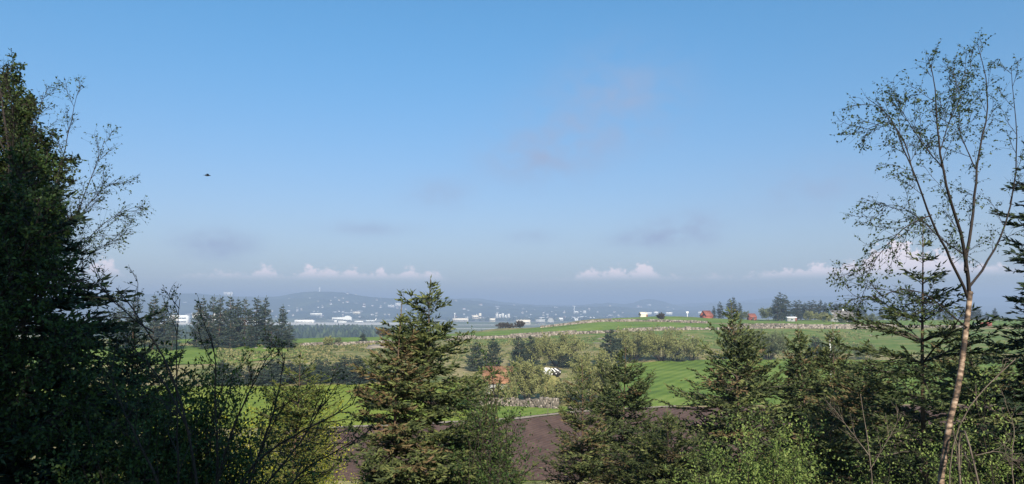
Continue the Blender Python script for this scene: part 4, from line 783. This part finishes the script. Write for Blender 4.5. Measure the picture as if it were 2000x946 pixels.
for s in (-1, 1): slab_pts = [(s * 6.62, -4.1, 2.5), (s * 6.62, -4.1, 3.6), (s * 6.62, 0, 7.1), (s * 6.62, 0, 5.4)]; b = MB(); b.add(np.array(slab_pts), [(0, 1, 2, 3)]); b.add(np.array(slab_pts) + np.array([s * .25, 0, 0]), [(3, 2, 1, 0)]); b.box((s * 6.75, -1.9, 4.9), (.3, 4.4, .35)); b.build('gable_board', M['white'], hs)
house('red_barn', on_ground(1380, 462), 'red barn at the ridge end, left of the spruce clump', 5.4, 5.4, 1.6, 2.8, 'red', 'roof_red', rz=.5, cat='barn', wins=0, chim=False, door=True)
house('red_barn', on_ground(1468, 470), 'small red outbuilding right of the spruce clump', 4.2, 4.2, 2.0, 2.0, 'red', 'roof_red', rz=.2, cat='barn', wins=1, chim=False)
house('shed', on_ground(1545, 437), 'low shed with a pale roof right of the tall farmyard trio', 5.0, 3.5, 2.1, .5, 'greywall', 'metal', cat='shed', wins=1, chim=False)
house('stone_hut', hit(1256, 619, 300, 480), 'small sandy-coloured stone hut on the ridge line', 4.2, 3.4, 1.7, 1.3, 'cream', 'cream', rz=.3, cat='hut', wins=0, chim=False)
rb = house('rusty_barn', on_ground(972, 158), 'old barn with an orange rusty roof half hidden by saplings', 5.8, 6.0, 2.3, 2.9, 'greywall', 'rust', rz=.05, cat='barn', wins=0, chim=False)
# white plastic heap
p = on_ground(1078, 146); root = empty('covered_heap', p, 'heap under white plastic sheeting half covered by black net, among the willows', 'heap')
def lump(c, r, seed, lo=-.2, rough=.035):
    g = np.random.default_rng(seed); b = MB(); V = []; th = np.linspace(0, 2 * pi, 17)[:-1]
    ph = np.linspace(lo, pi / 2 * .97, 8)
    for q in ph:
        for t in th: V.append(np.array([cos(t) * cos(q) * r[0], sin(t) * cos(q) * r[1], sin(q) * r[2]]) * (1 + .10 * sin(3 * t + seed) * cos(2 * q) + g.normal() * rough) + np.array(c))
    Q = [(j * 16 + k, j * 16 + (k + 1) % 16, (j + 1) * 16 + (k + 1) % 16, (j + 1) * 16 + k) for j in range(7) for k in range(16)]; return b.add(np.array(V), Q)
hz = at(1078, 724, 146)[2] - p[2]
lump((-.75, 0, hz - .3), (1.05, .95, .80), 2, -1.0, .09).build('white_sheet', M['white'], root)
lump((.70, .05, hz - .35), (1.20, 1.0, .85), 5, -1.0, .09).build('black_net', M['black'], root)
b = MB(); tubes(b, np.stack([resample([(-.1, -.75, hz + .45), (.45, -.85, hz + .05), (.8, -.85, hz - .6)], 8), resample([(.5, -.6, hz + .45), (1.1, -.75, hz + .05), (1.6, -.65, hz - .3)], 8)]), .11, 6); b.build('white_strap', M['white'], root, smooth=True)
lump((0, .2, .0), (2.4, 1.6, max(.4, hz - .5)), 8).build('earth_mound', M['rough'], root, smooth=True)
# fence posts
for k, (a, c) in enumerate([(1070, 812), (1016, 820)]):
    p = hit(a, c); o = MB().box((0, 0, .6), (.10, .10, 1.3), taper=.85).build('fence_post', M['dead'], None, p); tag(o, ['right', 'left'][k] + ' one of two thin wooden posts on the grass strip below the stone wall', 'post', 'posts on the grass strip')
for k in range(10):
    p = on_ground(1500 + 22 * k, 424); o = MB().box((0, 0, .6), (.16, .16, 1.3), taper=.85).build('fence_post', M['dead'], None, p); tag(o, 'grey wooden post of the farmyard fence line', 'post', 'farmyard fence posts')
# white-capped pole
p = on_ground(1634, 62); root = empty('white_pole', p, 'slim white pole with a small round white cap among the brown spruces', 'pole'); top = at(1630, 660, 62)[2] - p[2]
b = MB(); tubes(b, np.array([[(0, 0, 0), (0, 0, top * .5), (0, 0, top)]]), np.array([[.09, .07, .05]]), 8); b.build('shaft', M['white'], root)
lump((0, 0, top), (.20, .20, .26), 1, -1.2).build('cap', M['white'], root, smooth=True)
# truck by the right field edge
p = on_ground(1920, 385); root = empty('truck', p, 'red and white truck parked at the field edge right of the birch', 'truck')
MB().box((-3.0, 0, 1.35), (1.9, 2.2, 1.7), taper=.9).build('cab', M['white'], root); MB().box((1.1, 0, 1.7), (5.6, 2.3, 1.9)).build('cargo_box', M['red'], root); MB().box((-3.2, -1.02, 1.75), (1.0, .16, .6)).build('window', M['window'], root)
for wx in (-2.9, .6, 2.6):
    for wy in (-.95, .95):
        b = MB(); tubes(b, np.array([[(wx, wy - .15, .45), (wx, wy + .15, .45)]]), .45, 12); b.build('wheel', M['tyre'], root)

# airport and city
def big_building(px, py, wpx, hpx, d, label, m='white', name='building', rz=0.0, curved=False, cat='building', bands=1, group=None, dep=None, roof=None):
    s = d / F; w, h = wpx * s, hpx * s; z = PLAIN if d < 3890 else None
    x = (px - CX) / F * d; base = at(px, py, d)[2]; foot = min(base, PLAIN + .2) if base < PLAIN + 8 else base - 3
    root = empty(name, (x, d, foot), label, cat, group, rz); h = h + (base - foot); dep = dep or w * .5
    if curved:
        b = MB(); a = np.linspace(0, pi, 12); P = np.concatenate([np.stack([np.cos(a) * w / 2, np.full(12, y_), h * .35 + np.sin(a) * h * .65], 1) for y_ in (-dep / 2, dep / 2)])
        b.add(P, [(k, k + 12, k + 13, k + 1) for k in range(11)]).build('roof', M[roof or m], root, smooth=True)
        c = MB(); c.box((0, 0, h * .175), (w * .98, dep * .98, h * .35)); c.add(np.vstack([P[:12], [[0, -dep / 2, h * .35]]]), T=[(12, k + 1, k) for k in range(11)]).build('wall', M[m], root)
    else:
        MB().box((0, 0, h / 2), (w, dep, h)).build('wall', M[m], root); MB().box((0, 0, h + .4), (w * 1.01, dep * 1.01, .8)).build('roof', M[roof or 'roof'], root)
    for k in range(bands):
        zz = h * (k + .5) / (bands + .3) * (.35 if curved else 1); MB().box((0, -dep / 2 - .1, zz), (w * .9, .3, h * .16 / max(1, bands * .6))).build('window_band', M['window'], root)
    return root
big_building(355, 628, 34, 12, 2300, 'wide white terminal hall at the left, beside the twiggy stem', bands=2)
big_building(394, 622, 26, 12, 2420, 'left one of three white vaulted hangars behind the dark spruce row', curved=True, name='hangar', cat='hangar', group='vaulted hangars')
big_building(405, 634, 24, 12, 2330, 'middle low one of three white vaulted hangars behind the dark spruce row', curved=True, name='hangar', cat='hangar', group='vaulted hangars')
big_building(432, 622, 24, 12, 2420, 'right one of three white vaulted hangars behind the dark spruce row', curved=True, name='hangar', cat='hangar', group='vaulted hangars')
big_building(436, 633, 30, 9, 2340, 'low pale hall under the right vaulted hangar', bands=1)
big_building(500, 631, 60, 6, 2400, 'long low terminal wing seen between the row spruces')
big_building(598, 630, 36, 5, 2350, 'long white terminal block just right of the dark spruce row', bands=1)
big_building(670, 624, 36, 4, 2900, 'long flat white hangar behind the apron', bands=1)
big_building(681, 623, 16, 6, 2850, 'white vaulted hangar right of the long flat one', curved=True, name='hangar', cat='hangar')
big_building(671, 632, 16, 4, 2500, 'low white apron building left of the parked airliner')
big_building(703, 631, 16, 4, 2520, 'small white apron building next to the parked airliner')
big_building(657, 631, 5, 5, 2500, 'small white cube on the apron below the flat hangar')
big_building(620, 615, 22, 3, 3300, 'flat white warehouse above the terminal block')
big_building(698, 613, 14, 4, 3400, 'pale warehouse above the parked airliner', m='cream')
big_building(448, 578, 16, 7, 5000, 'pale square tower block on the skyline above the dark spruce row', bands=3, dep=30)
big_building(778, 598, 10, 6, 4400, 'white apartment block on the hill left of the tall near spruce', bands=3)
big_building(765, 600, 12, 4, 4350, 'lower white apartment wing on the hill left of the tall near spruce', bands=2)
big_building(929, 622, 12, 6, 2750, 'pale hall with a stepped top right of the tall near spruce', m='cream')
big_building(938, 621, 5, 9, 2740, 'narrow pale tower on the stepped hall', m='cream')
big_building(900, 626, 30, 4, 2700, 'long cream shed just right of the tall near spruce', m='cream')
big_building(962, 625, 11, 3, 2600, 'small cream shed on the airfield edge', m='cream')
for k in range(5): big_building(970.5 + 5.8 * k, 620.5 - (.3, 0, .4, 0, .2)[k], 4.3, (7, 6.5, 7.5, 5, 7)[k], 2900 + 12 * k, ORD[k] + ' white block from the left in the bright row of flats above the ridge wall', bands=4, group='bright row of flats', dep=14)
big_building(1022, 632, 27, 7, 2150, 'large grey warehouse right above the end of the ridge', m='cream', roof='roof')
big_building(1055, 631, 18, 6, 2250, 'grey hall right of the large warehouse, behind the ridge', m='greywall', roof='metal')
big_building(1075, 629, 12, 8, 2300, 'pale blue-grey hall with a pitched end right of the grey hall', m='greywall', curved=True)
big_building(1125, 611, 8, 3, 4200, 'white hall at the foot of the tall white mast', bands=1)
big_building(1141, 612, 6, 5, 4100, 'white block right of the tall white mast', bands=2)
big_building(1093, 624, 12, 3, 2900, 'low white hall left of the ridge wall boulders')
for k, (px, py, w) in enumerate([(1265, 614, 12), (1280, 613, 8), (1305, 614, 12), (1370, 613, 16), (1425, 614, 10)]): big_building(px, py, w, 4, 3600, ['first', 'second', 'third', 'fourth', 'fifth'][k] + ' white hall from the left peeping over the grassy ridge top', group='white halls behind the ridge top')
def mast(px, top, base, d, wpx, label, name='tower', arms=False, head=None):
    s = d / F; p = at(px, base, d); root = empty(name, p - np.array([0, 0, 4]), label, 'tower'); h = (base - top) * s + 4; r = wpx * s / 2
    b = MB(); tubes(b, np.array([[(0, 0, 0), (0, 0, h * .6), (0, 0, h)]]), np.array([[r, r * .85, r * .7]]), 10); b.build('shaft', M['white'], root, smooth=True)
    if head: b = MB(); tubes(b, np.array([[(0, 0, h * .78), (0, 0, h * .80), (0, 0, h * .92), (0, 0, h * .94)]]), np.array([[r, r * head, r * head, r * .5]]), 12); b.build('cabin', M['white'], root, smooth=True)
    if arms: MB().box((0, 0, h - 1), (r * 7, r * 1.2, 2.2)).build('cross_arm', M['white'], root)
mast(624, 562, 575, 5350, 2.6, 'slim white broadcasting tower on the wooded hilltop', head=1.5)
mast(888, 611, 626, 2700, 1.5, 'white control mast right behind the tall near spruce', head=1.6)
mast(1121.5, 598, 612, 4200, 1.8, 'tall white mast with a cross arm above the city', arms=True)
mast(1342.5, 609, 621, 900, 1.4, 'thin white mast just behind the grassy ridge, left of the red barn', arms=True)
# airliner
d = 2560; p = at(724, 634, d); root = empty('airliner', (p[0], d, PLAIN + .6), 'white parked airliner with its tail fin to the right, on the apron', 'airplane', rz=-.35); s = 1.05
b = MB(); xs = np.array([-19, -18, -16, -12, 10, 15, 19.5]) * s; rs = np.array([.25, 1.1, 1.75, 2.0, 2.0, 1.3, .3]) * s; zs = np.array([3.1, 3.2, 3.4, 3.5, 3.5, 4.1, 4.9]) * s
tubes(b, np.stack([xs, 0 * xs, zs], 1)[None], rs[None], 14); b.build('fuselage', M['white'], root, smooth=True)
def slab(mb_, pts, t):
    pts = np.array(pts, float); n = np.cross(pts[1] - pts[0], pts[2] - pts[0]); n = n / np.linalg.norm(n) * t / 2; V = np.vstack([pts + n, pts - n]); return mb_.add(V, [(0, 1, 2, 3), (7, 6, 5, 4)] + [(k, k + 4, (k + 1) % 4 + 4, (k + 1) % 4) for k in range(4)])
for sg in (-1, 1):
    slab(MB(), [(-4 * s, sg * 1.6, 2.6), (3 * s, sg * 1.6, 2.6), (7 * s, sg * 17 * s, 3.9), (5 * s, sg * 17 * s, 3.9)], .5).build('wing', M['white'], root)
    slab(MB(), [(14.5 * s, sg * .8, 5), (18.5 * s, sg * .6, 5), (20 * s, sg * 6.5, 5.5), (18.5 * s, sg * 6.5, 5.5)], .3).build('tailplane', M['white'], root)
    b = MB(); tubes(b, np.array([[(-3.5, sg * 5.5, 2.0), (-2.5, sg * 5.5, 2.0), (1.0, sg * 5.5, 2.1)]]), np.array([[.9, 1.05, .6]]), 10); b.build('engine', M['metal'], root, smooth=True)
slab(MB(), [(12.5 * s, 0, 5), (18.5 * s, 0, 5.4), (21 * s, 0, 12.2), (18.0 * s, 0, 12.2)], .5).build('tail_fin', M['white'], root)
for gx_, gy_ in ((-14, 0), (1.5, -2.4), (1.5, 2.4)): b = MB(); tubes(b, np.array([[(gx_, gy_ - .4, .6), (gx_, gy_ + .4, .6)]]), .6, 10); b.build('wheel', M['tyre'], root)
# city houses: shared meshes, one object each
CH = []
for k, (w, dd, h, rh, wmn, rmn) in enumerate([(14, 9, 5.5, 3.5, 'white', 'roof'), (18, 10, 6, 3, 'white', 'roof_red'), (12, 9, 6.5, 3, 'cream', 'roof'), (26, 11, 7, 1.5, 'white', 'metal'), (34, 14, 6, 1, 'greywall', 'metal')]):
    a = MB(); gable(a, MB(), w, dd, h, rh); c = MB(); gable(MB(), c, w, dd, h, rh, .5)
    f = MB(); [f.add(v_) for v_ in ()]
    m_ = MB(); m_.V, m_.n = list(a.V), a.n; m_.Q, m_.T, m_.A, m_.mq, m_.mt = list(a.Q), list(a.T), list(a.A), list(a.mq), list(a.mt)
    for Vc, Ac in zip(c.V, c.A): m_.V.append(Vc); m_.A.append(Ac)
    for Qc in c.Q: m_.Q.append(Qc + a.n); m_.mq.append(np.ones(len(Qc)))
    for q_ in range(3): m_.n = sum(len(v_) for v_ in m_.V); m_.box((-w / 2 + w * (q_ + .5) / 3, -dd / 2 - .05, h * .5), (w * .14, .2, h * .3), m=2)
    CH.append(m_.mesh('house', [M[wmn], M[rmn], M['window']]))
hr = np.random.default_rng(31)
for k in range(150):
    px = hr.choice([hr.uniform(340, 820), hr.uniform(560, 800), hr.uniform(880, 1240)]); f = hr.beta(1.6, 2.2) * .92 + .03
    p = hill_point(0, px, f); o = link('house', CH[hr.choice([0, 0, 1, 2, 2, 4])], None, p + np.array([0, 0, .3]), hr.uniform(-.9, .9), hr.uniform(.55, 1.05))
    tag(o, 'tiny pale house among the trees on the hazy hillside', 'house', 'houses scattered on the far hillside')
for k in range(60):
    px = hr.uniform(880, 1260); dd = hr.uniform(2900, 3850); o = link('house', CH[hr.choice([0, 1, 2, 4, 3])], None, ((px - CX) / F * dd, dd, PLAIN), hr.uniform(-.5, .5), hr.uniform(.7, 1.25))
    tag(o, 'small pale town building on the flat land beyond the ridge', 'house', 'town buildings on the plain')
for k in range(24):
    px = hr.uniform(1160, 1320); p = hill_point(1, px, hr.uniform(.05, .6)); o = link('house', CH[hr.choice([0, 1, 3])], None, p + np.array([0, 0, .5]), hr.uniform(-.6, .6), hr.uniform(.9, 1.5))
    tag(o, 'tiny pale house at the foot of the dome-shaped far hill', 'house', 'houses at the dome-shaped hill')
# tree clumps through the town, one mass
tc_ = MB(); n = 1000; px = hr.uniform(600, 1400, n); dd = hr.uniform(2750, 4000, n); x = (px - CX) / F * dd; h = hr.uniform(6, 13, n); w = hr.uniform(6, 16, n); V = []
sel = (px > 870) | (dd > 3150); px, dd, x, h, w = px[sel], dd[sel], x[sel], h[sel], w[sel]; n = len(x)
for (t, r) in rings: V.append(np.stack([x[:, None] + np.cos(a6 := np.arange(6) * pi / 3) * r * w[:, None], dd[:, None] + np.sin(a6) * r * w[:, None], np.full((n, 6), PLAIN) + (t * h)[:, None] + hr.normal(size=(n, 6))], -1))
V = np.stack(V, 1); idx = np.arange(n * 24).reshape(n, 4, 6); nx2 = np.roll(idx, -1, 2); tc_.add(V, np.stack([idx[:, :-1], nx2[:, :-1], nx2[:, 1:], idx[:, 1:]], -1), v=np.repeat(hr.uniform(0, .8, n), 24))
tag(tc_.build('town_greenery', M['spruce_blue']), 'belts of dark trees between the town buildings on the plain', 'wood', kind='stuff')

# ------------------------------------------------------------------ bird
p = at(405, 343, 34); root = empty('bird', p, 'small dark bird flying alone in the blue sky at the left', 'bird', rz=.6)
M['feather'] = mat('dark_feathers', ramp=[(.3, (.012, .012, .014)), (.7, (.04, .036, .034))], attr=False, noise=(30, 3, 1), rough=.7)
b = MB(); xs = np.array([-.13, -.10, -.06, 0, .05, .09, .12, .145]); tubes(b, np.stack([xs, 0 * xs, .01 * np.sin(xs * 20)], 1)[None], np.array([[.004, .012, .028, .036, .032, .022, .018, .003]]), 8); b.build('body', M['feather'], root, smooth=True)
for sg in (-1, 1):
    slab(MB(), [(.05, sg * .02, .01), (-.04, sg * .02, .01), (-.05, sg * .10, .06), (.045, sg * .09, .055)], .006).add(np.array([(.045, sg * .09, .055), (-.05, sg * .10, .06), (-.07, sg * .17, .04), (.045, sg * .09, .059), (-.05, sg * .10, .064), (-.07, sg * .17, .043)]), T=[(0, 1, 2), (3, 5, 4)]).build('wing', M['feather'], root)
slab(MB(), [(-.09, -.012, 0), (-.09, .012, 0), (-.18, .035, -.005), (-.18, -.035, -.005)], .004).build('tail', M['feather'], root)

# ------------------------------------------------------------------ haze: one closed box of thin pale air
hm = bpy.data.materials.new('haze_air'); hm.use_nodes = True; hn = hm.node_tree.nodes; hn.clear()
pv = hn.new('ShaderNodeVolumePrincipled'); ho = hn.new('ShaderNodeOutputMaterial'); hm.node_tree.links.new(pv.outputs[0], ho.inputs['Volume'])
pv.inputs['Color'].default_value = (.52, .66, .90, 1); pv.inputs['Density'].default_value = 3.3e-4; pv.inputs['Anisotropy'].default_value = 0.10
hb = MB().box((0, 5750, 59), (25000, 12700, 218)).build('haze', hm); tag(hb, 'pale blue haze over the plain and the distant hills', 'haze', kind='stuff')
